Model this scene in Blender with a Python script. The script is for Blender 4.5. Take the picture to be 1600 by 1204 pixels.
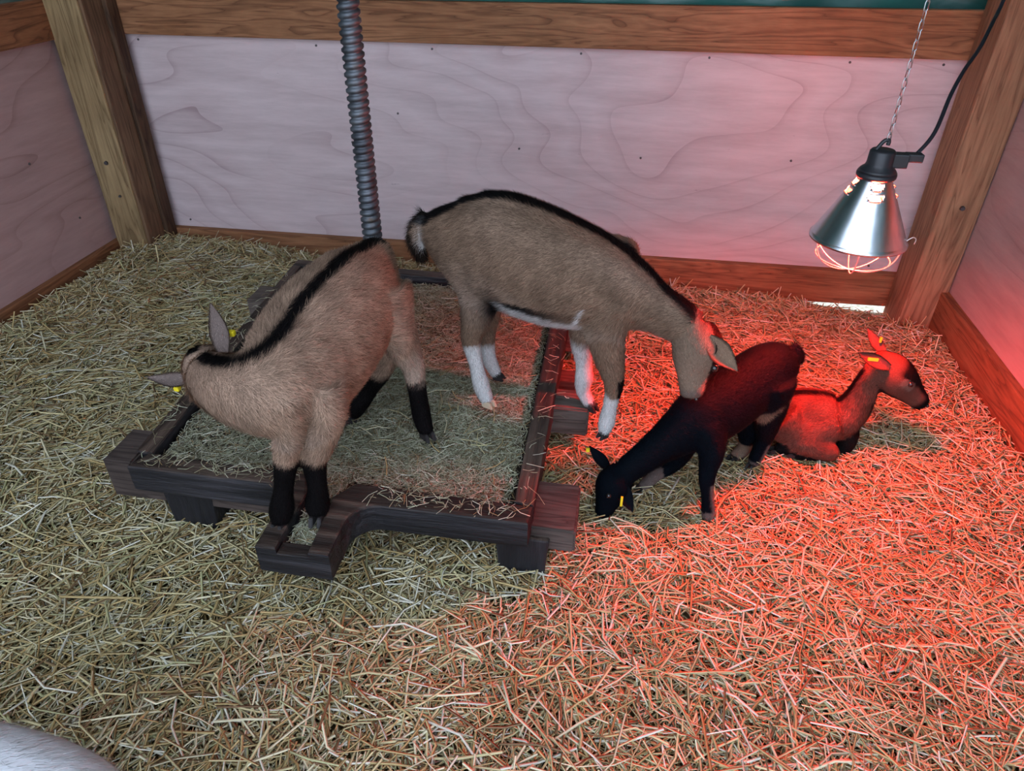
import bpy, bmesh, math, random
import numpy as np
from mathutils import Vector, Matrix

# ------------------------------------------------------------------ clean
for o in list(bpy.data.objects):
    bpy.data.objects.remove(o, do_unlink=True)
SC = bpy.context.scene
COL = SC.collection
random.seed(7)
RNG = np.random.default_rng(11)

# ------------------------------------------------------------------ camera
cam_d = bpy.data.cameras.new('camera')
cam_d.sensor_fit = 'HORIZONTAL'
cam_d.sensor_width = 36.0
cam_d.lens = 36.0 * 1118.0 / 1600.0
cam_d.clip_start = 0.02
cam_o = bpy.data.objects.new('camera', cam_d)
COL.objects.link(cam_o)
cam_o.matrix_world = Matrix(((0.987, -0.09663, 0.12841, 0.0),
                             (0.16047, 0.54938, -0.82002, 0.0),
                             (0.00869, 0.82997, 0.55775, 1.3),
                             (0, 0, 0, 1)))
SC.camera = cam_o

# ------------------------------------------------------------------ world and exposure
SC.view_settings.view_transform = 'Standard'
SC.view_settings.look = 'None'
SC.view_settings.gamma = 1.0
SC.view_settings.use_curve_mapping = False
SC.view_settings.exposure = 1.62
world = bpy.data.worlds.new('overcast_sky')
SC.world = world
world.use_nodes = True
bg = world.node_tree.nodes['Background']
bg.inputs[0].default_value = (0.82, 0.94, 1.16, 1)
bg.inputs[1].default_value = 1.0
SC.cycles.adaptive_threshold = 0.04
SC.cycles.max_bounces = 6
SC.cycles.diffuse_bounces = 3
SC.cycles.glossy_bounces = 3
SC.cycles.sample_clamp_indirect = 6.0
LAMP_POWER = 470.0
NECK_POWER = 850.0

# ------------------------------------------------------------------ helpers: objects
def put(o, parent=None):
    COL.objects.link(o)
    if parent is not None:
        o.parent = parent
    return o

def tag(o, label=None, cat=None, group=None, kind=None):
    if label: o['label'] = label
    if cat: o['category'] = cat
    if group: o['group'] = group
    if kind: o['kind'] = kind
    return o

def empty(name, loc, label, cat, group=None):
    o = bpy.data.objects.new(name, None)
    o.empty_display_size = 0.05
    o.location = loc
    put(o)
    return tag(o, label, cat, group)

def keep_place(o, parent):
    """parent o (built in world coordinates) without moving it"""
    o.parent = parent
    if parent.type == 'EMPTY':
        o.matrix_parent_inverse = Matrix.Translation(parent.location).inverted()

def from_np(name, V, F, mat, parent=None, col=None, smooth=False, normals=None):
    V = np.ascontiguousarray(V, dtype=np.float32)
    me = bpy.data.meshes.new(name)
    if isinstance(F, np.ndarray):
        m, k = F.shape
        me.vertices.add(len(V)); me.vertices.foreach_set('co', V.ravel())
        me.loops.add(m * k); me.loops.foreach_set('vertex_index', F.astype(np.int32).ravel())
        me.polygons.add(m)
        me.polygons.foreach_set('loop_start', np.arange(0, m * k, k, dtype=np.int32))
        if smooth:
            me.polygons.foreach_set('use_smooth', np.ones(m, dtype=bool))
        me.update(calc_edges=True)
    else:
        me.from_pydata([tuple(map(float, v)) for v in V], [], [tuple(map(int, f)) for f in F])
        if smooth:
            me.polygons.foreach_set('use_smooth', np.ones(len(me.polygons), dtype=bool))
        me.update()
    if col is not None:
        a = me.color_attributes.new('Col', 'FLOAT_COLOR', 'POINT')
        c4 = np.ones((len(V), 4), dtype=np.float32); c4[:, :3] = col
        a.data.foreach_set('color', c4.ravel())
    if normals is not None:
        me.normals_split_custom_set_from_vertices(np.asarray(normals, dtype=np.float32))
    me.materials.append(mat)
    o = bpy.data.objects.new(name, me)
    put(o)
    if parent is not None:
        keep_place(o, parent)
    return o

def bm_obj(name, bm, mat, parent=None, smooth=False):
    bmesh.ops.recalc_face_normals(bm, faces=bm.faces)
    me = bpy.data.meshes.new(name)
    bm.to_mesh(me); bm.free()
    if smooth:
        me.polygons.foreach_set('use_smooth', np.ones(len(me.polygons), dtype=bool))
    me.materials.append(mat)
    o = bpy.data.objects.new(name, me)
    put(o)
    if parent is not None:
        keep_place(o, parent)
    return o

def hexa(name, P8, mat, parent=None, bevel=0.004):
    """P8: four bottom corners then four top corners (same winding)"""
    bm = bmesh.new()
    v = [bm.verts.new(p) for p in P8]
    for f in ((0, 1, 2, 3), (4, 5, 6, 7), (0, 1, 5, 4), (1, 2, 6, 5), (2, 3, 7, 6), (3, 0, 4, 7)):
        bm.faces.new([v[i] for i in f])
    bmesh.ops.recalc_face_normals(bm, faces=bm.faces)
    if bevel:
        bmesh.ops.bevel(bm, geom=list(bm.edges), offset=bevel, segments=2, affect='EDGES', profile=0.6)
    return bm_obj(name, bm, mat, parent)

def box(name, x0, x1, y0, y1, z0, z1, mat, parent=None, bevel=0.004):
    b = [(x0, y0), (x1, y0), (x1, y1), (x0, y1)]
    return hexa(name, [(x, y, z0) for x, y in b] + [(x, y, z1) for x, y in b], mat, parent, bevel)

def prism(name, outline, z0, z1, mat, parent=None, bevel=0.004):
    bm = bmesh.new()
    bot = [bm.verts.new((x, y, z0)) for x, y in outline]
    top = [bm.verts.new((x, y, z1)) for x, y in outline]
    n = len(outline)
    bm.faces.new(bot); bm.faces.new(top)
    for i in range(n):
        bm.faces.new((bot[i], bot[(i + 1) % n], top[(i + 1) % n], top[i]))
    bmesh.ops.recalc_face_normals(bm, faces=bm.faces)
    if bevel:
        ed = [e for e in bm.edges if abs(e.verts[0].co.z - e.verts[1].co.z) < 1e-5]
        bmesh.ops.bevel(bm, geom=ed, offset=bevel, segments=2, affect='EDGES', profile=0.6)
    return bm_obj(name, bm, mat, parent)

def unit(v):
    v = np.asarray(v, float)
    return v / (np.linalg.norm(v) + 1e-12)

def catmull(P, sub):
    P = np.asarray(P, float)
    out = []
    n = len(P)
    for i in range(n - 1):
        p0 = P[max(i - 1, 0)]; p1 = P[i]; p2 = P[i + 1]; p3 = P[min(i + 2, n - 1)]
        for j in range(sub):
            t = j / sub
            out.append(0.5 * ((2 * p1) + (-p0 + p2) * t + (2 * p0 - 5 * p1 + 4 * p2 - p3) * t * t + (-p0 + 3 * p1 - 3 * p2 + p3) * t ** 3))
    out.append(P[-1])
    return np.array(out)

def frames(C, up0=None, side_hint=None):
    """tangent, side, up for a polyline; up carried along (parallel transport) or side fixed by a hint"""
    C = np.asarray(C, float)
    T = np.gradient(C, axis=0)
    T /= np.linalg.norm(T, axis=1)[:, None] + 1e-12
    S = np.zeros_like(T); U = np.zeros_like(T)
    up = np.asarray(up0 if up0 is not None else (0, 0, 1.0), float)
    for i in range(len(C)):
        if side_hint is not None:
            u = np.cross(T[i], side_hint); u = unit(u)
            U[i] = u; S[i] = unit(np.cross(u, T[i]))
        else:
            up = unit(up - T[i] * np.dot(up, T[i]))
            U[i] = up; S[i] = unit(np.cross(T[i], up))
    return T, S, U

def loft(C, S, U, W, Hh, n=18):
    """closed tube of elliptical rings; returns V, F(list)"""
    C = np.asarray(C); m = len(C)
    a = np.linspace(0, 2 * np.pi, n, endpoint=False)
    V = (C[:, None, :] + S[:, None, :] * (np.cos(a)[None, :, None] * np.asarray(W)[:, None, None])
         + U[:, None, :] * (np.sin(a)[None, :, None] * np.asarray(Hh)[:, None, None])).reshape(-1, 3)
    F = []
    for i in range(m - 1):
        for j in range(n):
            k = (j + 1) % n
            F.append((i * n + j, i * n + k, (i + 1) * n + k, (i + 1) * n + j))
    F.append(tuple(range(n))[::-1])
    F.append(tuple(range((m - 1) * n, m * n)))
    return V, F

def tube_obj(name, pts, r, mat, parent=None, n=8, sub=1, closed=False):
    P = np.asarray(pts, float)
    if sub > 1:
        P = catmull(P, sub)
    if closed:
        P = np.vstack([P, P[:1]])
    T, S, U = frames(P, up0=(0.13, 0.21, 0.97))
    R = np.full(len(P), r) if np.isscalar(r) else np.asarray(r)
    V, F = loft(P, S, U, R, R, n)
    return from_np(name, V, F, mat, parent, smooth=True)

def lathe_obj(name, prof, mat, parent=None, n=48, centre=(0, 0, 0), skip=None, close=True):
    """prof: list of (r, z). skip(i, j) leaves a quad open"""
    m = len(prof)
    V = []
    for r, z in prof:
        for j in range(n):
            a = 2 * math.pi * j / n
            V.append((centre[0] + r * math.cos(a), centre[1] + r * math.sin(a), centre[2] + z))
    F = []
    for i in range(m - 1):
        for j in range(n):
            if skip and skip(i, j):
                continue
            k = (j + 1) % n
            F.append((i * n + j, i * n + k, (i + 1) * n + k, (i + 1) * n + j))
    if close:
        F.append(tuple(range(n))[::-1]); F.append(tuple(range((m - 1) * n, m * n)))
    return from_np(name, np.array(V), F, mat, parent, smooth=True)

# ------------------------------------------------------------------ helpers: materials
class NT:
    def __init__(self, name, rough=0.6, spec=0.3):
        self.m = bpy.data.materials.new(name)
        self.m.use_nodes = True
        self.t = self.m.node_tree
        self.b = self.t.nodes['Principled BSDF']
        self.b.inputs['Roughness'].default_value = rough
        self.b.inputs['Specular IOR Level'].default_value = spec
    def n(self, kind, **kw):
        x = self.t.nodes.new(kind)
        for k, v in kw.items():
            if k in x.inputs: x.inputs[k].default_value = v
            else: setattr(x, k, v)
        return x
    def l(self, a, b): self.t.links.new(a, b)
    def coords(self, scale=(1, 1, 1), rot=(0, 0, 0)):
        tc = self.n('ShaderNodeTexCoord'); mp = self.n('ShaderNodeMapping')
        mp.inputs['Scale'].default_value = scale; mp.inputs['Rotation'].default_value = rot
        self.l(tc.outputs['Object'], mp.inputs['Vector'])
        return mp.outputs['Vector']
    def ramp(self, fac, stops):
        r = self.n('ShaderNodeValToRGB')
        e = r.color_ramp.elements
        while len(e) < len(stops): e.new(0.5)
        for el, (p, c) in zip(e, stops):
            el.position = p; el.color = (*c, 1) if len(c) == 3 else c
        self.l(fac, r.inputs[0])
        return r.outputs[0]
    def mix(self, fac, a, b, blend='MIX'):
        x = self.n('ShaderNodeMix'); x.data_type = 'RGBA'; x.blend_type = blend
        for sock, v in ((x.inputs[0], fac), (x.inputs[6], a), (x.inputs[7], b)):
            if hasattr(v, 'is_linked') or hasattr(v, 'links'): self.l(v, sock)
            elif isinstance(v, (int, float)): sock.default_value = v
            else: sock.default_value = (*v, 1)
        return x.outputs[2]
    def bump(self, h, strength=0.3, dist=0.01):
        b = self.n('ShaderNodeBump'); b.inputs['Strength'].default_value = strength; b.inputs['Distance'].default_value = dist
        self.l(h, b.inputs['Height']); self.l(b.outputs[0], self.b.inputs['Normal'])
    def colour(self, s): self.l(s, self.b.inputs['Base Color'])

def plain(name, c, rough=0.6, spec=0.3, metal=0.0):
    k = NT(name, rough, spec)
    k.b.inputs['Base Color'].default_value = (*c, 1)
    k.b.inputs['Metallic'].default_value = metal
    return k.m

def plywood(name, base, line, seed, axis='x'):
    k = NT(name, 0.62, 0.25)
    sc = (0.55, 0.55, 1.5)
    v = k.coords(sc)
    n1 = k.n('ShaderNodeTexNoise', Scale=1.15, Detail=2.0, Roughness=0.45, Distortion=0.35); n1.noise_dimensions = '4D'
    n1.inputs['W'].default_value = seed
    k.l(v, n1.inputs['Vector'])
    mul = k.n('ShaderNodeMath', operation='MULTIPLY'); k.l(n1.outputs[0], mul.inputs[0]); mul.inputs[1].default_value = 19.0
    fr = k.n('ShaderNodeMath', operation='FRACT'); k.l(mul.outputs[0], fr.inputs[0])
    rings = k.ramp(fr.outputs[0], [(0.0, (0.75, 0.75, 0.75)), (0.10, (0.30, 0.30, 0.30)), (0.45, (0, 0, 0)), (0.92, (0.20, 0.20, 0.20))])
    n2 = k.n('ShaderNodeTexNoise', Scale=1.0, Detail=5.0, Roughness=0.7)
    k.l(k.coords((3, 3, 26)), n2.inputs['Vector'])
    n3 = k.n('ShaderNodeTexNoise', Scale=1.6, Detail=3.0)
    k.l(k.coords((1, 1, 1)), n3.inputs['Vector'])
    fade = k.ramp(n3.outputs[0], [(0.38, (0.12, 0.12, 0.12)), (0.68, (0.9, 0.9, 0.9))])
    m = k.n('ShaderNodeMix'); m.data_type = 'RGBA'; m.blend_type = 'MULTIPLY'; m.inputs[0].default_value = 1
    k.l(rings, m.inputs[6]); k.l(fade, m.inputs[7])
    c1 = k.mix(m.outputs[2], base, line)
    fine = k.ramp(n2.outputs[0], [(0.25, (0.80, 0.78, 0.78)), (0.6, (1.0, 1.0, 1.0)), (0.8, (1.07, 1.06, 1.06))])
    c2 = k.mix(1.0, c1, fine, 'MULTIPLY')
    # scuffs
    n4 = k.n('ShaderNodeTexNoise', Scale=9.0, Detail=4.0, Roughness=0.75)
    k.l(k.coords((0.7, 0.7, 2.2)), n4.inputs['Vector'])
    sc_ = k.ramp(n4.outputs[0], [(0.70, (0, 0, 0)), (0.76, (0.55, 0.55, 0.55))])
    k.colour(k.mix(sc_, c2, tuple(x * 0.55 for x in line)))
    k.bump(n2.outputs[0], 0.12, 0.004)
    return k.m

def timber(name, a, b, dark, axis='x', scale=1.0, rough=0.7):
    k = NT(name, rough, 0.2)
    s = {'x': (1.2, 14, 14), 'y': (14, 1.2, 14), 'z': (14, 14, 1.2)}[axis]
    s = tuple(q * scale for q in s)
    v = k.coords(s)
    n1 = k.n('ShaderNodeTexNoise', Scale=1.0, Detail=3.0, Roughness=0.55, Distortion=0.6)
    k.l(v, n1.inputs['Vector'])
    mul = k.n('ShaderNodeMath', operation='MULTIPLY'); k.l(n1.outputs[0], mul.inputs[0]); mul.inputs[1].default_value = 9.0
    fr = k.n('ShaderNodeMath', operation='FRACT'); k.l(mul.outputs[0], fr.inputs[0])
    rings = k.ramp(fr.outputs[0], [(0, (0.85, 0.85, 0.85)), (0.1, (0.25, 0.25, 0.25)), (0.5, (0, 0, 0)), (0.97, (0.6, 0.6, 0.6))])
    n2 = k.n('ShaderNodeTexNoise', Scale=2.2, Detail=4.0, Roughness=0.6)
    k.l(k.coords((1, 1, 1)), n2.inputs['Vector'])
    base = k.mix(k.ramp(n2.outputs[0], [(0.35, (0, 0, 0)), (0.68, (1, 1, 1))]), a, b)
    c = k.mix(rings, base, dark)
    n3 = k.n('ShaderNodeTexNoise', Scale=1.0, Detail=4.0, Roughness=0.8)
    k.l(k.coords(tuple(q * 4 for q in s)), n3.inputs['Vector'])
    f = k.ramp(n3.outputs[0], [(0.3, (0.72, 0.72, 0.72)), (0.7, (1.12, 1.12, 1.12))])
    k.colour(k.mix(1.0, c, f, 'MULTIPLY'))
    k.bump(n3.outputs[0], 0.35, 0.004)
    return k.m

def vcol(name, rough=0.6, spec=0.3, noise=None, sheen=0.0):
    k = NT(name, rough, spec)
    a = k.n('ShaderNodeAttribute'); a.attribute_name = 'Col'
    if noise:
        n = k.n('ShaderNodeTexNoise', Scale=noise, Detail=3.0)
        k.l(k.coords(), n.inputs['Vector'])
        k.colour(k.mix(1.0, a.outputs[0], k.ramp(n.outputs[0], [(0.3, (0.7, 0.7, 0.7)), (0.7, (1.15, 1.15, 1.15))]), 'MULTIPLY'))
    else:
        k.colour(a.outputs[0])
    if sheen:
        k.b.inputs['Sheen Weight'].default_value = sheen
    return k.m

def srgb(r, g, b):
    f = lambda c: (c / 255 / 12.92) if c <= 10 else ((c / 255 + 0.055) / 1.055) ** 2.4
    return (f(r), f(g), f(b))

M = {}
M['ply'] = plywood('plywood_back', srgb(208, 193, 194), srgb(150, 124, 126), 3.1)
M['ply_l'] = plywood('plywood_left', srgb(176, 150, 146), srgb(118, 88, 86), 8.7)
M['ply_r'] = plywood('plywood_right', srgb(190, 160, 155), srgb(150, 118, 114), 5.2)
M['rail'] = timber('rail_timber', srgb(142, 98, 66), srgb(168, 122, 88), srgb(92, 58, 38), 'x')
M['rail_y'] = timber('rail_timber_y', srgb(132, 88, 58), srgb(160, 112, 78), srgb(88, 56, 38), 'y')
M['rail_z'] = timber('rail_timber_z', srgb(108, 84, 64), srgb(132, 106, 80), srgb(76, 56, 42), 'z')
M['post'] = timber('post_timber', srgb(138, 116, 82), srgb(168, 146, 108), srgb(96, 76, 52), 'z')
M['post_r'] = timber('post_timber_right', srgb(150, 112, 84), srgb(172, 134, 102), srgb(108, 76, 56), 'z')
M['post_dark'] = timber('post_timber_dark', srgb(78, 58, 44), srgb(104, 80, 60), srgb(42, 30, 24), 'z')
M['bolt'] = plain('bolt_steel', (0.12, 0.12, 0.13), 0.45, 0.5, 0.8)
M['screw_head'] = plain('small_screw', (0.10, 0.09, 0.09), 0.5, 0.5, 0.5)
M['tarp'] = NT('green_tarp', 0.35, 0.4).m
k = NT('green_tarp_sheet', 0.32, 0.45)
n = k.n('ShaderNodeTexNoise', Scale=2.4, Detail=4.0); k.l(k.coords((1, 1, 2.5)), n.inputs['Vector'])
k.colour(k.ramp(n.outputs[0], [(0.35, srgb(22, 70, 66)), (0.62, srgb(48, 104, 96)), (0.8, srgb(120, 140, 128))]))
k.bump(n.outputs[0], 0.5, 0.03)
M['tarp'] = k.m
M['roof'] = plain('unseen_roof_sheet', srgb(150, 156, 150), 0.6)
M['steel'] = plain('galvanised_steel', (0.62, 0.64, 0.66), 0.32, 0.5, 1.0)
M['wire'] = plain('guard_wire', (0.75, 0.72, 0.70), 0.35, 0.5, 0.7)
k = NT('shade_aluminium', 0.26, 0.5)
k.b.inputs['Metallic'].default_value = 1.0
n = k.n('ShaderNodeTexNoise', Scale=1.0, Detail=3.0); k.l(k.coords((60, 60, 4)), n.inputs['Vector'])
k.colour(k.ramp(n.outputs[0], [(0.3, (0.60, 0.64, 0.70)), (0.7, (0.78, 0.80, 0.84))]))
M['alu'] = k.m
M['plastic'] = plain('black_plastic', (0.018, 0.02, 0.024), 0.42, 0.45)
M['cord'] = plain('cord_rubber', (0.012, 0.014, 0.02), 0.45, 0.4)
k = NT('bulb_glow', 0.3)
k.b.inputs['Base Color'].default_value = (0.5, 0.02, 0.01, 1)
k.b.inputs['Emission Color'].default_value = (1.0, 0.022, 0.012, 1)
k.b.inputs['Emission Strength'].default_value = LAMP_POWER
M['bulb'] = k.m
k = NT('bulb_neck_glow', 0.3)
k.b.inputs['Emission Color'].default_value = (1.0, 0.085, 0.03, 1)
k.b.inputs['Emission Strength'].default_value = NECK_POWER
M['bulb_neck'] = k.m
M['tag'] = plain('yellow_tag', srgb(225, 205, 40), 0.5)
M['eye'] = plain('goat_eye', (0.012, 0.010, 0.010), 0.08, 0.6)
M['hoof_dark'] = plain('hoof_dark', (0.022, 0.020, 0.020), 0.5)
M['hoof_pale'] = plain('hoof_pale', srgb(190, 170, 145), 0.5)
M['straw'] = vcol('straw', 0.48, 0.35)
M['hay'] = vcol('hay', 0.6, 0.25)
M['skin'] = vcol('goat_skin', 0.85, 0.05)
M['fur'] = vcol('goat_fur', 0.62, 0.06)
k = NT('soil', 0.9, 0.1)
n = k.n('ShaderNodeTexNoise', Scale=30.0, Detail=6.0, Roughness=0.7); k.l(k.coords(), n.inputs['Vector'])
k.colour(k.ramp(n.outputs[0], [(0.3, srgb(52, 42, 28)), (0.7, srgb(112, 96, 66))]))
M['soil'] = k.m
k = NT('outside_ground', 0.9, 0.1)
n = k.n('ShaderNodeTexNoise', Scale=60.0, Detail=6.0, Roughness=0.7); k.l(k.coords(), n.inputs['Vector'])
k.colour(k.ramp(n.outputs[0], [(0.3, srgb(150, 140, 110)), (0.7, srgb(225, 220, 200))]))
M['outside'] = k.m
# old press wood: tarred black on the sides, worn brown where hooves rub the top
def press_wood(name, axis):
    k = NT(name, 0.55, 0.35)
    s = {'x': (2, 26, 26), 'y': (26, 2, 26), 'z': (26, 26, 2)}[axis]
    n1 = k.n('ShaderNodeTexNoise', Scale=1.0, Detail=5.0, Roughness=0.65); k.l(k.coords(s), n1.inputs['Vector'])
    n2 = k.n('ShaderNodeTexNoise', Scale=9.0, Detail=5.0, Roughness=0.6); k.l(k.coords(), n2.inputs['Vector'])
    tar = k.ramp(n1.outputs[0], [(0.32, srgb(12, 12, 15)), (0.55, srgb(30, 30, 34)), (0.72, srgb(58, 56, 60))])
    worn = k.ramp(n1.outputs[0], [(0.30, srgb(20, 17, 16)), (0.50, srgb(54, 44, 38)), (0.66, srgb(94, 79, 69)), (0.78, srgb(134, 119, 108))])
    g = k.n('ShaderNodeNewGeometry'); sx = k.n('ShaderNodeSeparateXYZ'); k.l(g.outputs['Normal'], sx.inputs[0])
    add = k.n('ShaderNodeMath', operation='MULTIPLY_ADD'); k.l(n2.outputs[0], add.inputs[0]); add.inputs[1].default_value = 0.9; k.l(sx.outputs[2], add.inputs[2])
    fac = k.ramp(add.outputs[0], [(0.62, (0, 0, 0)), (1.25 if False else 1.0, (1, 1, 1))])
    k.colour(k.mix(fac, tar, worn))
    k.bump(n1.outputs[0], 0.9, 0.012)
    return k.m
M['press_x'] = press_wood('press_wood_x', 'x')
M['press_y'] = press_wood('press_wood_y', 'y')
M['press_z'] = press_wood('press_wood_z', 'z')
M['beam_dark'] = timber('beam_timber_dark', srgb(62, 54, 50), srgb(100, 88, 82), srgb(34, 28, 26), 'x', 1.3)
M['beam'] = timber('beam_timber', srgb(84, 74, 68), srgb(124, 112, 104), srgb(50, 42, 38), 'x', 1.3)
k = NT('screw_iron', 0.55, 0.5)
k.b.inputs['Metallic'].default_value = 0.75
n = k.n('ShaderNodeTexNoise', Scale=22.0, Detail=5.0); k.l(k.coords(), n.inputs['Vector'])
k.colour(k.ramp(n.outputs[0], [(0.35, srgb(66, 70, 76)), (0.6, srgb(104, 110, 116)), (0.75, srgb(96, 84, 74))]))
k.bump(n.outputs[0], 0.3, 0.003)
M['iron'] = k.m
CORD = [(0.589, 1.645, 0.862), (0.604, 1.65, 0.869), (0.637, 1.68, 0.907), (0.675, 1.76, 0.969), (0.713, 1.83, 1.008), (0.756, 1.9, 1.041), (0.797, 1.98, 1.085), (0.836, 2.06, 1.124), (0.871, 2.11, 1.3), (0.8959999999999999, 2.16, 1.7), (0.8959999999999999, 2.2600000000000002, 2.7)]

# ================================================================== the pen
XL, XR, YB = -2.15, 1.20, 2.80
RAILY = YB - 0.035

def smooth01(t): t = np.clip(t, 0, 1); return t * t * (3 - 2 * t)
def ground(x, y):
    x = np.asarray(x, float); y = np.asarray(y, float)
    h = 0.05 * smooth01((-1.25 - x) / 0.85) + 0.02 * smooth01((y - 2.0) / 0.7) * smooth01((-0.2 - x) / 0.8)
    h = h + 0.035 * smooth01((x - 0.9) / 0.28) * smooth01((2.7 - y) / 0.4)
    h = h - 0.045 * smooth01((y - 2.4) / 0.36) * smooth01((x - 0.45) / 0.45)
    h = h + 0.008 * np.sin(5.1 * x + 1.3 * y) * np.cos(4.3 * y - 1.1 * x) + 0.006 * np.sin(11 * x - 7 * y)
    return h

# floor: packed soil under the litter
nx, ny = 68, 66
gx = np.linspace(XL - 0.02, XR + 0.02, nx); gy = np.linspace(-0.5, YB + 0.02, ny)
X, Yg = np.meshgrid(gx, gy)
Z = ground(X, Yg) - 0.030
V = np.stack([X.ravel(), Yg.ravel(), Z.ravel()], 1)
ii = np.arange((nx - 1) * (ny - 1)); r_ = ii // (nx - 1); c_ = ii % (nx - 1)
F = np.stack([r_ * nx + c_, r_ * nx + c_ + 1, (r_ + 1) * nx + c_ + 1, (r_ + 1) * nx + c_], 1)
tag(from_np('floor', V, F, M['soil'], smooth=True), kind='structure')
o = box('outside_ground', -8, 8, -8, 9, -0.35, -0.12, M['outside'], bevel=0); tag(o, kind='structure')

# walls
w = box('wall_back', XL, XR, YB, YB + 0.018, 0.02, 0.985, M['ply'], bevel=0.001); tag(w, kind='structure')
for (x, z) in [(-1.93, .85), (-1.2, .852), (-.75, .855), (-.20, .858), (.25, .86), (.72, .862), (1.02, .865), (-1.1, .50), (-.42, .51), (.05, .50), (.60, .52), (-.9, .62), (-.4, .30), (.98, .13), (-1.9, .12)]:
    lathe = bmesh.new(); bmesh.ops.create_cone(lathe, cap_ends=True, segments=10, radius1=0.0045, radius2=0.004, depth=0.004, matrix=Matrix.Translation((x, YB - 0.001, z)) @ Matrix.Rotation(math.pi / 2, 4, 'X'))
    bm_obj('screw_head', lathe, M['screw_head'], w)
w = box('wall_left', XL - 0.018, XL, -0.5, YB, 0.02, 0.985, M['ply_l'], bevel=0.001); tag(w, kind='structure')
for (y, z) in [(2.30, .50), (1.96, .62), (2.45, .24)]:
    b = bmesh.new(); bmesh.ops.create_cone(b, cap_ends=True, segments=10, radius1=0.0045, radius2=0.004, depth=0.004, matrix=Matrix.Translation((XL + 0.001, y, z)) @ Matrix.Rotation(math.pi / 2, 4, 'Y'))
    bm_obj('screw_head', b, M['screw_head'], w)
w = box('wall_right', XR, XR + 0.018, -0.5, YB, 0.02, 1.06, M['ply_r'], bevel=0.001); tag(w, kind='structure')

# boards along the walls
def slanted_board(name, x0, x1, zb0, zt0, zb1, zt1, mat, y0, y1):
    return hexa(name, [(x0, y0, zb0), (x1, y0, zb1), (x1, y1, zb1), (x0, y1, zb0), (x0, y0, zt0), (x1, y0, zt1), (x1, y1, zt1), (x0, y1, zt0)], mat)
tag(slanted_board('baseboard_back', XL, XR, -0.075, 0.088, -0.022, 0.115, M['rail'], RAILY, YB), kind='structure')
tag(box('baseboard_left', XL, XL + 0.03, -0.5, YB - 0.1, -0.06, 0.090, M['rail_y']), kind='structure')
tag(box('baseboard_right', XR - 0.03, XR, -0.5, YB - 0.1, -0.04, 0.148, M['rail_y']), kind='structure')
tag(slanted_board('trim_1', XL, XR, 0.872, 1.000, 0.886, 1.034, M['rail'], RAILY, YB), kind='structure')
tag(box('trim_2', XL, XL + 0.03, -0.5, YB - 0.05, 0.872, 1.006, M['rail_y']), kind='structure')
tag(box('trim_3', XR - 0.03, XR, -0.5, YB - 0.05, 0.93, 1.07, M['rail_y']), kind='structure')

# corner posts
def bolt(parent, x, y, z, r=0.009):
    b = bmesh.new()
    bmesh.ops.create_cone(b, cap_ends=True, segments=6, radius1=r, radius2=r * 0.85, depth=0.008, matrix=Matrix.Translation((x, y, z)) @ Matrix.Rotation(math.pi / 2, 4, 'X'))
    bm_obj('bolt', b, M['bolt'], parent)
p = empty('corner_post', (-2.05, 2.65, 0.0), 'pale weathered corner post with dark batten at the left end of the back wall', 'post')
box('post_timber', -2.125, -1.985, 2.585, 2.70, -0.06, 2.7, M['post'], p, 0.006)
box('batten', -2.10, -1.955, 2.702, RAILY, -0.06, 2.7, M['post_dark'], p, 0.005)
box('edge_board', -1.986, -1.972, 2.592, 2.70, -0.06, 2.7, M['rail_z'], p, 0.003)
bolt(p, -2.062, 2.582, 0.425); bolt(p, -2.045, 2.582, 0.29, 0.006)
p = empty('corner_post', (1.10, 2.62, 0.0), 'reddish brown corner post behind the heat lamp at the right wall', 'post')
box('post_timber', 1.060, 1.195, 2.56, 2.69, -0.06, 2.7, M['post_r'], p, 0.006)
box('batten', 1.075, 1.19, 2.692, RAILY, -0.06, 2.7, M['post_r'], p, 0.005)
bolt(p, 1.135, 2.557, 0.46)

# tarpaulin above the rails, added unseen roof
def sheet(name, along, fixed, a0, a1, z0, z1, mat, label):
    na, nz = 60, 24
    A = np.linspace(a0, a1, na); Zz = np.linspace(z0, z1, nz)
    AA, ZZ = np.meshgrid(A, Zz)
    wob = 0.012 * np.sin(AA * 9 + ZZ * 6) + 0.008 * np.sin(AA * 21 - ZZ * 11)
    if along == 'x': V = np.stack([AA.ravel(), (fixed + wob).ravel(), ZZ.ravel()], 1)
    else: V = np.stack([(fixed + wob).ravel(), AA.ravel(), ZZ.ravel()], 1)
    i = np.arange((na - 1) * (nz - 1)); r = i // (na - 1); c = i % (na - 1)
    F = np.stack([r * na + c, r * na + c + 1, (r + 1) * na + c + 1, (r + 1) * na + c], 1)
    o = from_np(name, V, F, mat, smooth=True)
    md = o.modifiers.new('thick', 'SOLIDIFY'); md.thickness = 0.002
    return tag(o, label, 'tarpaulin')
sheet('tarpaulin', 'x', YB + 0.05, XL, XR, 0.95, 2.7, M['tarp'], 'green plastic tarpaulin above the top rail of the back wall')
sheet('tarpaulin', 'y', XL - 0.05, -0.5, YB, 0.95, 2.7, M['tarp'], 'green plastic tarpaulin above the top rail of the left wall')
sheet('tarpaulin', 'y', XR + 0.05, -0.5, YB, 0.95, 2.7, M['tarp'], 'green plastic tarpaulin above the right wall')
tag(box('unseen_roof', XL - 0.1, XR + 0.1, 0.1, YB + 0.1, 2.7, 2.73, M['roof'], bevel=0), kind='structure')  # unseen roof, added and sized so sky light enters from the front

# ================================================================== old press bed
press = empty('press_bed', (-0.63, 1.73, 0.0), 'low tarred wooden press bed with drain spout and iron screw, under the goats', 'press')
ZT, ZB = 0.19, 0.112
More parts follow.
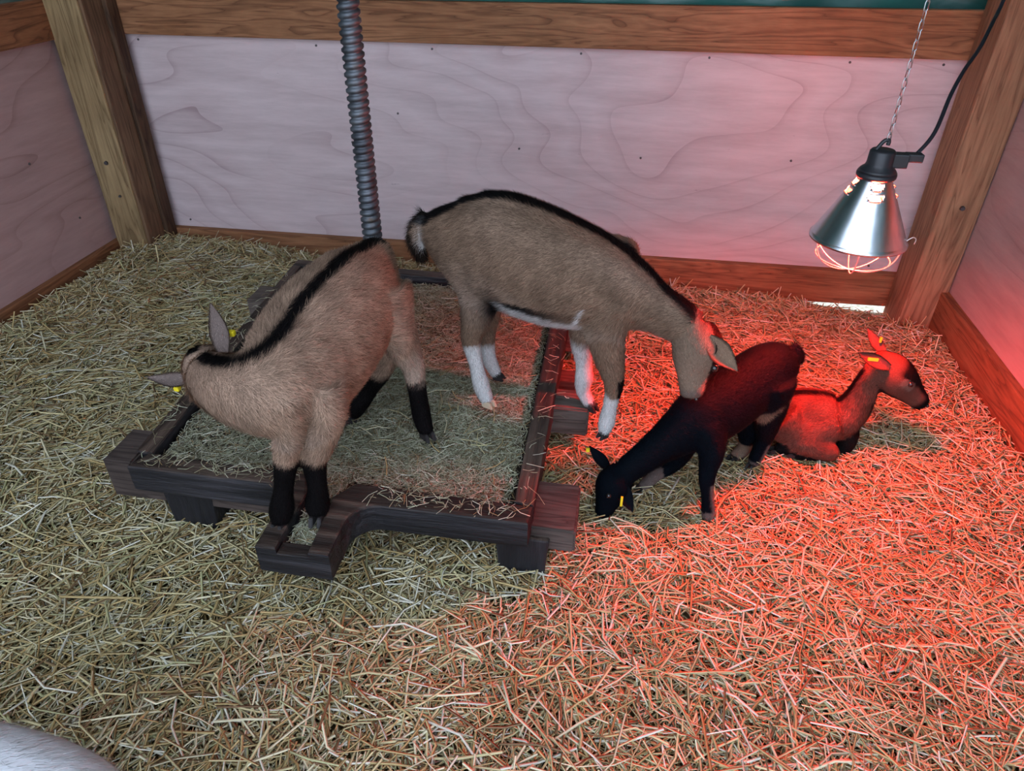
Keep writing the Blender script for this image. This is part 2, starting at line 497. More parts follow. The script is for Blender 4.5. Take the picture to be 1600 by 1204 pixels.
# front rail and spout, cut as two bent timbers
prism('front_rail', [(-1.10, 1.139), (-0.735, 1.136), (-0.690, 1.062), (-0.688, 0.952), (-0.642, 0.951), (-0.645, 1.125), (-0.668, 1.183), (-1.075, 1.192)], ZB, ZT, M['press_x'], press, 0.006)
arc = [(-0.527 + 0.062 - 0.062 * math.cos(t), 1.048 + 0.062 * math.sin(t)) for t in np.linspace(0, math.pi / 2, 7)]
prism('front_rail', [(-0.572, 0.951), (-0.526, 0.950)] + arc + [(-0.400, 1.110), (-0.136, 1.111), (-0.132, 1.166), (-0.545, 1.172), (-0.582, 1.120)], ZB, ZT, M['press_x'], press, 0.006)
prism('spout_end', [(-0.642, 0.951), (-0.572, 0.951), (-0.572, 0.984), (-0.642, 0.984)], ZB, ZT - 0.013, M['press_x'], press, 0.005)
prism('spout_floor', [(-0.645, 0.984), (-0.570, 0.984), (-0.570, 1.16), (-0.66, 1.16)], ZB, ZT - 0.038, M['press_y'], press, 0.002)
prism('side_rail', [(-1.112, 1.194), (-1.068, 1.194), (-1.150, 2.28), (-1.182, 2.28)], ZB, ZT, M['press_y'], press, 0.006)
prism('side_rail', [(-0.176, 1.174), (-0.131, 1.168), (-0.138, 2.26), (-0.197, 2.26)], ZB, ZT, M['press_y'], press, 0.006)
prism('back_rail', [(-1.182, 2.282), (-0.138, 2.262), (-0.138, 2.31), (-1.182, 2.33)], ZB, ZT, M['press_x'], press, 0.006)
# bed planks (litter lies on top)
xs = np.linspace(-1.14, -0.17, 7)
for i in range(6):
    prism('bed_plank', [(xs[i] + 0.002, 1.185), (xs[i + 1] - 0.002, 1.185), (xs[i + 1] - 0.002, 2.27), (xs[i] + 0.002, 2.27)], ZB + 0.01, ZT - 0.04, M['press_y'], press, 0.002)
# cross beams sticking out at both sides, notched under the bed
def notched_beam(x0, xa, xb, x1, y0, y1, z0, zmid, zl, zr, mat, chamfer=0.0):
    prof = [(x0, z0), (x1, z0), (x1, zr), (xb, zr), (xb, zmid), (xa, zmid), (xa, zl), (x0, zl)]
    bm = bmesh.new()
    a = [bm.verts.new((x, y0, z - (chamfer if z == zr and x >= xb else 0))) for x, z in prof]
    c = [bm.verts.new((x, y1, z)) for x, z in prof]
    n = len(prof); bm.faces.new(a); bm.faces.new(c)
    for i in range(n): bm.faces.new((a[i], a[(i + 1) % n], c[(i + 1) % n], c[i]))
    bmesh.ops.recalc_face_normals(bm, faces=bm.faces)
    bmesh.ops.bevel(bm, geom=list(bm.edges), offset=0.0045, segments=2, affect='EDGES')
    return bm_obj('cross_beam', bm, mat, press)
notched_beam(-1.176, -1.100, -0.145, -0.033, 1.152, 1.280, 0.072, 0.108, 0.186, 0.168, M['beam_dark'], 0.030)
notched_beam(-1.215, -1.170, -0.142, -0.037, 1.604, 1.700, 0.060, 0.108, 0.150, 0.150, M['beam'])
notched_beam(-1.262, -1.172, -0.142, -0.075, 2.058, 2.172, 0.055, 0.108, 0.152, 0.150, M['beam'])
box('cross_beam', -0.62, -0.085, 1.80, 1.865, 0.062, 0.110, M['beam'], press, 0.004)
# legs
def leg(x0, x1, y0, y1, dx=0.012):
    hexa('leg', [(x0 + dx, y0, -0.05), (x1 - dx, y0, -0.05), (x1 - dx, y1, -0.05), (x0 + dx, y1, -0.05), (x0, y0, ZB), (x1, y0, ZB), (x1, y1, ZB), (x0, y1, ZB)], M['press_z'], press, 0.006)
leg(-1.040, -0.910, 1.150, 1.255); leg(-0.215, -0.090, 1.140, 1.225); leg(-1.08, -0.98, 2.16, 2.26); leg(-0.25, -0.15, 2.14, 2.24)
# iron screw with a helical thread
SX, SY = -0.655, 1.735
pitch = 0.0178; nt = 28; per = 6
zs = np.arange(0.12, 2.2, pitch / per)
V = []
for z in zs:
    for j in range(nt):
        a = 2 * math.pi * j / nt
        ph = ((z / pitch) - j / nt) % 1.0
        prof = 0.5 - 0.5 * math.cos(2 * math.pi * ph)
        r = 0.0205 + 0.0060 * min(1.0, prof * 1.6)
        V.append((SX + r * math.cos(a), SY + r * math.sin(a), z))
m = len(zs)
i = np.arange((m - 1) * nt); rr = i // nt; jj = i % nt; k2 = (jj + 1) % nt
F = np.stack([rr * nt + jj, rr * nt + k2, (rr + 1) * nt + k2, (rr + 1) * nt + jj], 1)
from_np('press_screw', np.array(V), F, M['iron'], press, smooth=True)

# ================================================================== heat lamp
LX, LY, LZ = 0.562, 1.728, 0.645
lamp = empty('heat_lamp', (LX, LY, LZ), 'aluminium cone heat lamp with red glowing wire guard hanging on a chain', 'lamp')
RB, RT, HT = 0.106, 0.034, 0.150
rings = 34; nseg = 120
prof = [(RB + 0.004, -0.002), (RB + 0.004, 0.003), (RB, 0.007)] + [(RB + (RT - RB) * t, 0.007 + (HT - 0.007) * t) for t in np.linspace(0.02, 1, rings)]
SLOTS = (26, 27, 28, 31, 32, 33)
ANG = (-92, -2, 88, 178)
def slot(i, j):
    if i not in SLOTS: return False
    for a in ANG:
        d = ((j + 0.5) * 360 / nseg - a + 180) % 360 - 180
        if abs(d) < {26: 12, 27: 18, 28: 21, 31: 12, 32: 18, 33: 21}[i]: return True
    return False
shade = lathe_obj('lamp_shade', prof, M['alu'], lamp, nseg, (LX, LY, LZ), slot, close=False)
md = shade.modifiers.new('thick', 'SOLIDIFY'); md.thickness = 0.0012; md.offset = -1
# raised louvre lips over the slots
for a in ANG:
    for i in (26, 31):
        r0, z0 = prof[i]; r1, z1 = prof[i + 1]
        pts = []
        for t in np.linspace(-20, 20, 9):
            q = math.radians(a + t); b = 0.0030 * math.cos(math.radians(t / 20 * 90))
            pts.append((LX + (r0 + b) * math.cos(q), LY + (r0 + b) * math.sin(q), LZ + z0 + b * 0.3))
        tube_obj('louvre_lip', pts, 0.0011, M['alu'], shade, 6)
lathe_obj('collar', [(0.041, 0.147), (0.043, 0.150), (0.043, 0.157), (0.038, 0.160), (0.035, 0.162)], M['plastic'], lamp, 40, (LX, LY, LZ))
lathe_obj('socket_housing', [(0.042, 0.160), (0.038, 0.166), (0.030, 0.173), (0.028, 0.180), (0.0275, 0.205), (0.024, 0.209), (0.0, 0.210)][:-1], M['plastic'], lamp, 40, (LX, LY, LZ))
box('switch_box', LX + 0.018, LX + 0.056, LY - 0.014, LY + 0.014, LZ + 0.172, LZ + 0.203, M['plastic'], lamp, 0.003)
box('switch_box_end', LX + 0.05, LX + 0.086, LY - 0.012, LY + 0.014, LZ + 0.186, LZ + 0.204, M['plastic'], lamp, 0.003)
hook = [(LX - 0.016, LY, LZ + 0.205), (LX - 0.010, LY, LZ + 0.218), (LX - 0.002, LY, LZ + 0.229), (LX + 0.006, LY, LZ + 0.228), (LX + 0.006, LY, LZ + 0.219)]
tube_obj('hook', hook, 0.0045, M['plastic'], lamp, 8, 4)
# bulb: reflector lamp, red face down, neck up
lathe_obj('bulb', [(0.022, 0.039), (0.040, 0.046), (0.046, 0.056), (0.044, 0.067), (0.035, 0.084), (0.022, 0.098)], M['bulb'], lamp, 32, (LX, LY, LZ))
lathe_obj('bulb_neck', [(0.022, 0.099), (0.018, 0.108), (0.016, 0.124), (0.016, 0.146)], M['bulb_neck'], lamp, 24, (LX, LY, LZ))
# wire guard: meridians and a ring
def gp(a, t):
    r = 0.104 * math.cos(t); z = -0.080 * math.sin(t)
    return (LX + r * math.cos(a), LY + r * math.sin(a), LZ + z)
guard = tube_obj('wire_guard', [gp(a, 0.62) for a in np.linspace(0, 2 * math.pi, 40, endpoint=False)], 0.0014, M['wire'], lamp, 6, closed=True)
for kx in range(3):
    a = math.radians(20 + 60 * kx)
    pts = [gp(a, t) for t in np.linspace(-0.05, math.pi / 2, 12)] + [gp(a + math.pi, t) for t in np.linspace(math.pi / 2, -0.05, 12)[1:]]
    tube_obj('guard_wire', pts, 0.0014, M['wire'], guard, 6)
tube_obj('guard_clip', [(LX + 0.100, LY - 0.02, LZ + 0.006), (LX + 0.113, LY - 0.02, LZ + 0.018), (LX + 0.122, LY - 0.02, LZ + 0.014), (LX + 0.121, LY - 0.02, LZ + 0.002)], 0.0012, M['wire'], guard, 6, 3)

# hang the finished lamp
lamp.location = (0.532, 1.637, 0.680); lamp.scale = (0.947, 0.947, 0.947)
LX, LY, LZ = lamp.location
# chain
chain = empty('lamp_chain', (LX, LY, LZ + 0.210), 'thin galvanised chain above the heat lamp', 'chain')
lk = []
for t in np.linspace(0, 2 * math.pi, 16, endpoint=False):
    c, s = math.cos(t), math.sin(t)
    lk.append((0.0040 * c, 0, 0.0060 * s + (0.0045 if s > 0 else -0.0045)))
proto = tube_obj('link', lk, 0.0011, M['steel'], None, 6, closed=True)
step = 0.0175; nlinks = int((2.7 - (LZ + 0.216)) / step)
for q in range(nlinks):
    l_ = proto if q == 0 else proto.copy()
    if q: COL.objects.link(l_)
    l_.parent = chain
    l_.location = (0.004 - 0.00010 * q, 0.0012 * q * 0.2, 0.012 + step * q)
    l_.rotation_euler = (0, 0, (q % 2) * math.pi / 2 + 0.3)
# power cord
tag(tube_obj('power_cord', CORD, 0.0042, M['cord'], None, 8, 6), 'black rubber power cord rising from the heat lamp to the roof', 'cord')

# ================================================================== goats
def chain_data(spec):
    """resample every limb of a goat: list of dicts with centre, frames, radii, kind"""
    ch = []
    tr = np.array(spec['trunk'])
    R5 = catmull(tr, 5)
    C, W, Hh = R5[:, :3], R5[:, 3], R5[:, 4]
    T, S, U = frames(C, up0=(0, 0, 1))
    ch.append(dict(kind='trunk', C=C, T=T, S=S, U=U, W=W, H=Hh))
    # head: carries on from the last neck frame
    a, b, hw, hh = spec['head']
    a = np.array(a); b = np.array(b)
    d = unit(b - a)
    up = U[-1]; t0 = T[-1]
    ax = np.cross(t0, d); s_ = np.linalg.norm(ax)
    if s_ > 1e-5:
        ang = math.atan2(s_, np.dot(t0, d)); Rm = np.array(Matrix.Rotation(ang, 3, Vector(ax / s_)))
        up = Rm @ up
    if 'head_up' in spec: up = np.array(spec['head_up'], float)
    up = unit(up - d * np.dot(up, d)); sd = unit(np.cross(d, up))
    prof = [(-0.16, .55, .55, 0), (0.02, .86, .88, .02), (0.18, 1.0, 1.0, .02), (0.34, .98, .98, .0), (0.50, .80, .86, -.03), (0.66, .60, .68, -.07), (0.82, .50, .55, -.12), (0.93, .46, .47, -.15), (1.0, .30, .30, -.16)]
    L = np.linalg.norm(b - a)
    st = np.array([[*(a + d * L * t + up * hh * o), hw * w, hh * h] for t, w, h, o in prof])
    R5 = catmull(st, 4); C = R5[:, :3]
    m = len(C)
    ch.append(dict(kind='head', C=C, T=np.tile(d, (m, 1)), S=np.tile(sd, (m, 1)), U=np.tile(up, (m, 1)), W=R5[:, 3], H=R5[:, 4], L=L, a=a, d=d, up=up, side=sd, hw=hw, hh=hh))
    side = unit(spec['side'])
    for li, lg in enumerate(spec['legs']):
        R4 = catmull(np.array(lg), 5)
        C = R4[:, :3]; r = R4[:, 3]
        T, S, U = frames(C, side_hint=side)
        lat = np.where(r > 0.030, 0.030 + (r - 0.030) * 0.55, r)
        ch.append(dict(kind='leg', idx=li, C=C, T=T, S=S, U=U, W=lat, H=r))
    if spec['tail']:
        R4 = catmull(np.array(spec['tail']), 5)
        C = R4[:, :3]; r = R4[:, 3]
        T, S, U = frames(C, side_hint=side)
        ch.append(dict(kind='tail', C=C, T=T, S=S, U=U, W=r, H=r * 0.7))
    return ch

def remesh(V, F, voxel, iters):
    me = bpy.data.meshes.new('tmp'); me.from_pydata([tuple(map(float, v)) for v in V], [], F); me.update()
    o = bpy.data.objects.new('tmp', me); COL.objects.link(o)
    md = o.modifiers.new('r', 'REMESH'); md.mode = 'VOXEL'; md.voxel_size = voxel; md.adaptivity = 0
    sm = o.modifiers.new('s', 'SMOOTH'); sm.factor = 0.5; sm.iterations = iters
    dg = bpy.context.evaluated_depsgraph_get(); dg.update()
    ev = o.evaluated_get(dg); m2 = ev.to_mesh()
    n = len(m2.vertices)
    P = np.empty(n * 3, np.float32); m2.vertices.foreach_get('co', P)
    Nn = np.empty(n * 3, np.float32); m2.vertices.foreach_get('normal', Nn)
    faces = [tuple(p.vertices) for p in m2.polygons]
    ev.to_mesh_clear()
    bpy.data.objects.remove(o, do_unlink=True); bpy.data.meshes.remove(me)
    return P.reshape(-1, 3).astype(float), Nn.reshape(-1, 3).astype(float), faces

def assign(P, ch):
    """for every vertex: nearest limb, place along it, lateral and upward offset, flow"""
    n = len(P); best = np.full(n, 1e9)
    cid = np.zeros(n, int); t = np.zeros(n); lat = np.zeros(n); upo = np.zeros(n); rel = np.zeros(n); flow = np.zeros((n, 3))
    for ci, c in enumerate(ch):
        C = c['C']; m = len(C)
        d2 = ((P[:, None, :] - C[None, :, :]) ** 2).sum(2)
        rad = (c['W'] + c['H']) / 2
        sc = np.sqrt(d2) - rad[None, :]
        k = sc.argmin(1); v = sc[np.arange(n), k]
        if c['kind'] == 'leg': v = v + np.where(k < m * 0.28, 0.03, 0.0)      # upper leg belongs to the trunk pattern
        upd = v < best
        off = P - C[k]
        best = np.where(upd, v, best); cid = np.where(upd, ci, cid)
        t = np.where(upd, k / (m - 1), t)
        lat = np.where(upd, (off * c['S'][k]).sum(1), lat)
        uo = (off * c['U'][k]).sum(1)
        upo = np.where(upd, uo, upo)
        rel = np.where(upd, uo / (c['H'][k] + 1e-6), rel)
        fl = c['T'][k] * (1.0 if c['kind'] in ('leg', 'tail') else -1.0)
        if c['kind'] == 'trunk': fl = fl * 0.8 + np.array([0, 0, -0.55])
        flow[upd] = fl[upd]
    return cid, t, lat, upo, rel, flow

def vnoise(P, s, seed):
    """cheap smooth noise in [-1, 1]"""
    r = np.random.default_rng(seed)
    out = np.zeros(len(P))
    for _ in range(7):
        k = r.normal(size=3) * s; ph = r.uniform(0, 6.28)
        out += np.sin(P @ k + ph)
    return out / 3.0

def ear_mesh(base, tip, width, facing):
    base = np.array(base); tip = np.array(tip)
    d = unit(tip - base); L = np.linalg.norm(tip - base)
    fz = np.array(facing, float); fz = unit(fz - d * np.dot(fz, d)); sd = unit(np.cross(d, fz))
    prof = [(-0.12, .45), (0.0, .62), (0.15, .85), (0.35, 1.0), (0.55, .86), (0.75, .56), (0.9, .27), (1.0, .05)]
    V = []; F = []; n = 9
    for layer in (0, 1):
        for t, w in prof:
            for j in range(n):
                a = -1 + 2 * j / (n - 1)
                cup = (a * a) * 0.42 * width * w
                bow = -0.10 * L * math.sin(math.pi * max(t, 0))
                p = base + d * L * t + sd * a * width * w + fz * (cup + bow) - fz * (0.0035 * layer * (1 - abs(a) ** 3))
                V.append(p)
    m = len(prof)
    for layer in (0, 1):
        o = layer * m * n
        for i in range(m - 1):
            for j in range(n - 1):
                q = (o + i * n + j, o + i * n + j + 1, o + (i + 1) * n + j + 1, o + (i + 1) * n + j)
                F.append(q if layer == 0 else q[::-1])
    return np.array(V), F, d, fz, m * n

TAN = np.array(srgb(150, 124, 104)); TAN_L = np.array(srgb(188, 166, 150)); BLK = np.array(srgb(20, 18, 19)); WHT = np.array(srgb(232, 230, 228))
DRK = np.array(srgb(70, 56, 46)); GRY = np.array(srgb(120, 106, 100)); PNK = np.array(srgb(176, 128, 118))

def mixc(col, mask, c):
    m = np.clip(mask, 0, 1)[:, None]
    return col * (1 - m) + np.asarray(c)[None, :] * m

def sstep(x, a, b):
    return smooth01((x - a) / (b - a))

def coat(kind, ch, P, cid, t, lat, upo, rel, spec):
    n = len(P)
    kinds = np.array([c['kind'] for c in ch]); kk = kinds[cid]
    jit = vnoise(P, 55.0, 3) * 0.5 + vnoise(P, 160.0, 4) * 0.35
    big = vnoise(P, 14.0, 9)
    trunk = kk == 'trunk'; head = kk == 'head'; legm = kk == 'leg'; tail = kk == 'tail'
    al = np.abs(lat)
    lidx = np.array([c.get('idx', -1) for c in ch])[cid]
    if kind == 'white':
        return np.tile(np.array(srgb(238, 240, 244)), (n, 1))
    if kind in ('socks', 'blacklegs', 'lying'):
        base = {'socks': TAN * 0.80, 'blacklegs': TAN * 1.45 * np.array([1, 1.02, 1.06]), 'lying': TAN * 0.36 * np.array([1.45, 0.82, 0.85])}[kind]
        col = np.tile(base, (n, 1))
        lt = TAN_L * (0.3 if kind == 'lying' else 1.0)
        col = mixc(col, 0.25 * sstep(big, -0.2, 1.2), lt)
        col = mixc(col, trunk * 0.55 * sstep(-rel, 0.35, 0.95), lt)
        w = {'socks': 0.021, 'blacklegs': 0.016, 'lying': 0.012}[kind]
        if kind == 'socks': w = np.interp(t, [0, .2, .45, .8, 1], [.026, .027, .021, .021, .029])  # dorsal stripe; widened at the neck end to mask red lamp light
        wv = w * (1 + 0.55 * np.clip(0.35 - t, 0, .35) / .35) + 0.003 * jit
        stripe = trunk & (rel > 0.25)
        col = mixc(col, stripe * (1 - sstep(al, wv - 0.004, wv + 0.004)) * sstep(t, 0.03, 0.08), BLK)
    if kind == 'socks':
        near = sstep(lat * 0 + 1, 0, 1)
        bw = trunk & (t > .34) & (t < .68) & (P[:, 2] < 0.52) & (P[:, 0] < -0.066)
        col = mixc(col, bw * sstep(-rel + 0.06 * jit, 0.28, 0.40) * sstep(.56 - t, 0, .14), BLK * 1.6)
        col = mixc(col, bw * sstep(-rel + 0.05 * jit, 0.56, 0.62), WHT)
        col = mixc(col, (trunk & (t < .30)) * sstep(-rel, .55, .8) * 0.0, BLK)
        # thin white mark behind the elbow
        Q = np.array([-0.080, 1.49, 0.475]); e = P - Q
        col = mixc(col, (np.abs(e[:, 0] - 0.28 * (e[:, 2])) < 0.0055 - 0.06 * e[:, 2]) & (np.abs(e[:, 2]) < 0.050) & (P[:, 1] < 1.56), WHT)
        lowf = legm & ((lidx == 0) | (lidx == 1)); lowr = legm & ((lidx == 2) | (lidx == 3))
        col = mixc(col, lowf * sstep(t + 0.02 * jit, .50, .54), WHT)
        col = mixc(col, (legm & (lidx == 2)) * sstep(t + 0.02 * jit, .56, .60), WHT)
        col = mixc(col, (legm & (lidx == 3)) * sstep(t + 0.02 * jit, .16, .24), WHT)
        front = upo if True else upo
        for li, s in ((0, 1), (1, 1), (2, 1), (3, 1)):
            g = legm & (lidx == li) & (P[:, 0] > np.interp(t, np.linspace(0, 1, len(ch[2 + li]['C'])), ch[2 + li]['C'][:, 0]) + 0.010)
            if li == 2: col = mixc(col, g & (t > .46) & (t < .58), BLK)
        col = mixc(col, (legm & (t > .93)) * 0.85, BLK)
        col = mixc(col, (legm & (lidx == 0) & (t > .86) & (t < .97)) * 1.0, WHT)
        # dark flank in front of the thigh
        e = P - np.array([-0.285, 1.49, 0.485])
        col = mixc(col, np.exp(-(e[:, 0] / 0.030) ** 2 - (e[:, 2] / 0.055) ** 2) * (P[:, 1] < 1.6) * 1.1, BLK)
        e = P - np.array([-0.475, 1.58, 0.60])
        col = mixc(col, np.exp(-(e[:, 0] / 0.009) ** 2 - (e[:, 2] / 0.04) ** 2) * 0.9 * ~tail, WHT)
        col = mixc(col, tail * 0.93, BLK)
        for q_ in ((0.215, 1.52, 0.515), (0.242, 1.52, 0.476)):  # black neck edge, enlarged in the colour to cover red lamp light
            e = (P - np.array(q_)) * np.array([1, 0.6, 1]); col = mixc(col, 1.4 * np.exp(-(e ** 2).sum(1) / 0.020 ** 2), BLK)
    if kind == 'blacklegs':
        col = mixc(col, (legm & (lidx < 2)) * sstep(t + 0.02 * jit, .40, .46), BLK)
        col = mixc(col, (legm & (lidx == 2)) * sstep(t, .26, .36) * 0.75, TAN_L * 1.15)
        col = mixc(col, (legm & (lidx == 2)) * sstep(t + 0.02 * jit, .55, .62), BLK)
        col = mixc(col, (legm & (lidx == 3)) * sstep(t + 0.02 * jit, .35, .45), BLK)
        col = mixc(col, trunk * sstep(-rel, .55, .95) * sstep(t, .55, .8) * 0.5, TAN_L * 1.2)
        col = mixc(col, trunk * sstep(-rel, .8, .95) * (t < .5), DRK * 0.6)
    if kind == 'lying':
        col = mixc(col, legm * sstep(t, .50, .62), BLK)
        col = mixc(col, (legm & (lidx == 1)) * 0.95, BLK)
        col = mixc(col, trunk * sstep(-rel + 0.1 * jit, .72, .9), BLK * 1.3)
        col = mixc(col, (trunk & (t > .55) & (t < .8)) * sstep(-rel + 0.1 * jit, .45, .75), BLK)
    if kind == 'black':
        col = np.tile(np.array([0.0018, 0.0042, 0.0080]), (n, 1))
        col = mixc(col, (trunk & (t > .12) & (t < .5)) * sstep(-rel + 0.1 * jit, .80, .92) * 0.7, TAN)
        col = mixc(col, (legm & (t > .80)) * 0.75, GRY)
        for li in range(4):
            c = ch[2 + li]
            cx = np.stack([np.interp(t, np.linspace(0, 1, len(c['C'])), c['C'][:, q]) for q in range(3)], 1)
            dd = ((P - cx) @ unit((0.9, 0.1, 0)))
            col = mixc(col, (legm & (lidx == li) & (t > .52)) * sstep(dd, 0.003, 0.010) * 0.8, GRY * 1.2)
        col = mixc(col, (legm & (lidx == 1) & (t > .45)) * 0.8, GRY)
        col = mixc(col, (legm & (lidx == 3) & (t > .45)) * 0.7, TAN)
    # faces
    hc = ch[1]
    if kind in ('socks', 'blacklegs'):
        col = mixc(col, head * 0.12, TAN_L)
        col = mixc(col, (head & (rel > 0.62) & (al < (0.024 if kind == 'socks' else 0.015))) * 1.0, BLK)
        if kind == 'socks': col = mixc(col, (head & (t < .5) & (rel > .30)) * 0.97, BLK)
        f = (P - hc['a']) @ hc['d'] / hc['L']; u2 = (P - hc['a']) @ hc['up'] / hc['hh']
        line = np.abs(u2 - (0.42 - 0.25 * (f - .4))) < 0.10
        col = mixc(col, (head & line & (f > .42) & (f < .82)) * 0.95, BLK)
        if kind == 'socks': col = mixc(col, (head & (u2 > .46 - .7 * (f - .5)) & (f > .5) & (f < .84)) * 0.95, BLK)
        col = mixc(col, head * sstep(f, .84, .9) * 0.7, GRY * 0.9)
    if kind == 'lying':
        f = (P - hc['a']) @ hc['d'] / hc['L']; u2 = (P - hc['a']) @ hc['up'] / hc['hh']
        col = mixc(col, head * sstep(u2 + 0.9 * np.clip(f - .55, 0, 1) + 0.08 * jit, .42, .60) * sstep(f, .12, .25), BLK)
        col = mixc(col, head * sstep(f, .80, .90), BLK)
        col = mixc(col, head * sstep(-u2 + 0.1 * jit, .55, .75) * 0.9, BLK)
        col = mixc(col, (head & (np.abs(f - .40) < .12) & (np.abs(u2 - .30) < .22)) * 0.35, TAN_L * 0.6)
    return col

def build_goat(kind, spec, name, label, group, nfur, fur_len, hoof_mats, base):
    g = empty(name, base, label, 'goat', group)
    ch = chain_data(spec)
    Vs = []; Fs = []; off = 0
    for c in ch:
        V, F = loft(c['C'], c['S'], c['U'], c['W'], c['H'], 18)
        Vs.append(V); Fs += [tuple(i + off for i in f) for f in F]; off += len(V)
    for bp, br in spec.get('bumps', []):
        bp = np.array(bp); T_ = np.linspace(-0.98, 0.98, 9)
        C_ = bp + np.outer(T_ * br, (1.0, 0, 0)); r_b = br * np.sqrt(1 - T_ ** 2)
        V, F = loft(C_, np.tile((0, 1.0, 0), (9, 1)), np.tile((0, 0, 1.0), (9, 1)), r_b, r_b, 12)
        Vs.append(V); Fs += [tuple(i + off for i in f) for f in F]; off += len(V)
    P, N, faces = remesh(np.vstack(Vs), Fs, 0.0058 if kind != 'white' else 0.010, 7)
    cid, t, lat, upo, rel, flow = assign(P, ch)
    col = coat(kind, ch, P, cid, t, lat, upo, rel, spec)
    # ears are part of the same body mesh
    allP = [P]; allF = list(faces); allC = [col]; allN = [N]; allFl = [flow]; off = len(P)
    kinds = [c['kind'] for c in ch]
    lenv = np.where(np.isin(np.array(kinds)[cid], ['head']), 0.5, 1.0)
    lenv = np.where(np.isin(np.array(kinds)[cid], ['leg']), np.where(t > .35, 0.5, 0.8), lenv)
    lenv = np.where(np.isin(np.array(kinds)[cid], ['tail']), 1.6, lenv)
    allL = [lenv]
    for e in spec['ears']:
        V, F, d, fz, half = ear_mesh(*e[:4])
        allP.append(V); allF += [tuple(i + off for i in f) for f in F]; off += len(V)
        ec = {'black': np.array([0.0018, 0.0042, 0.0080]), 'white': WHT, 'lying': TAN * 0.35, 'socks': TAN * 0.95, 'blacklegs': TAN * 0.95}[kind]
        inner = {'black': np.array([0.004, 0.006, 0.010]), 'white': WHT, 'lying': PNK * 0.3, 'socks': TAN * 1.0, 'blacklegs': GRY * 1.15}[kind]
        cc = np.tile(ec, (len(V), 1)); cc[:half] = inner
        if len(e) > 4: cc[:] = BLK * 1.5
        if kind in ('blacklegs', 'socks', 'lying'):
            rim = np.tile(np.abs(np.linspace(-1, 1, 9)) > 0.8, len(V) // 9)
            cc[rim] = DRK * 0.7
        allC.append(cc); allN.append(np.tile(fz, (len(V), 1))); allFl.append(np.tile(d, (len(V), 1))); allL.append(np.full(len(V), 0.3))
    P = np.vstack(allP); C = np.vstack(allC); FL = np.vstack(allFl); LN = np.concatenate(allL)
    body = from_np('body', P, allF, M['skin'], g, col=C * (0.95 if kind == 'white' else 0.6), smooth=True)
    # fur: short tapering hairs laid along the flow
    me = body.data
    me.calc_loop_triangles()
    tri = np.empty(len(me.loop_triangles) * 3, np.int32); me.loop_triangles.foreach_get('vertices', tri); tri = tri.reshape(-1, 3)
    Nn = np.empty(len(P) * 3, np.float32); me.vertices.foreach_get('normal', Nn); Nn = Nn.reshape(-1, 3)
    A = 0.5 * np.linalg.norm(np.cross(P[tri[:, 1]] - P[tri[:, 0]], P[tri[:, 2]] - P[tri[:, 0]]), axis=1)
    pick = RNG.choice(len(tri), nfur, p=A / A.sum())
    u = RNG.random((nfur, 2)); sw = u.sum(1) > 1; u[sw] = 1 - u[sw]
    b = np.stack([1 - u.sum(1), u[:, 0], u[:, 1]], 1)
    T3 = tri[pick]
    root = (P[T3] * b[:, :, None]).sum(1); nn = (Nn[T3] * b[:, :, None]).sum(1); cc = (C[T3] * b[:, :, None]).sum(1)
    ff = (FL[T3] * b[:, :, None]).sum(1); ln = (LN[T3] * b[:, None].reshape(nfur, 3)).sum(1)
    nn /= np.linalg.norm(nn, axis=1)[:, None] + 1e-9
    ff = ff + RNG.normal(size=ff.shape) * 0.22 + np.stack([vnoise(root, 18, 31), vnoise(root, 18, 32), vnoise(root, 18, 33)], 1) * 0.16
    ff -= nn * (ff * nn).sum(1)[:, None]; ff /= np.linalg.norm(ff, axis=1)[:, None] + 1e-9
    sd = np.cross(nn, ff)
    Lh = fur_len * ln * RNG.uniform(0.55, 1.3, nfur)
    lift = RNG.uniform(0.08, 0.40, nfur)
    wid = 0.00055 * RNG.uniform(0.7, 1.4, nfur)
    tip = root + ff * Lh[:, None] + nn * (Lh * lift)[:, None]
    rt = root - nn * 0.0012
    V = np.stack([rt + sd * wid[:, None], rt - sd * wid[:, None], tip], 1)
    F = np.arange(nfur * 3).reshape(-1, 3)
    clump = 1 + 0.16 * vnoise(root, 75.0, 51)
    var = (RNG.choice([0.45, 0.8, 1.0, 1.35], nfur, p=[.22, .3, .3, .18]) * RNG.uniform(0.85, 1.15, nfur) * clump)[:, None]
    if kind == 'white': var = RNG.uniform(0.92, 1.05, (nfur, 1))
    hc = np.clip(cc * var, 0, 1)
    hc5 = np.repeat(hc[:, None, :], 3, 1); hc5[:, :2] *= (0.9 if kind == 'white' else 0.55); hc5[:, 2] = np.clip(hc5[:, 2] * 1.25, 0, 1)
    n5 = np.repeat((nn + sd * RNG.normal(0, 0.35, nfur)[:, None] + ff * 0.2)[:, None, :], 3, 1).reshape(-1, 3)
    n5 /= np.linalg.norm(n5, axis=1)[:, None]
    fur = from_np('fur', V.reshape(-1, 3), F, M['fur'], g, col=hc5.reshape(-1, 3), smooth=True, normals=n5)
    fur['kind'] = 'stuff'
    # hooves
    side = unit(spec['side'])
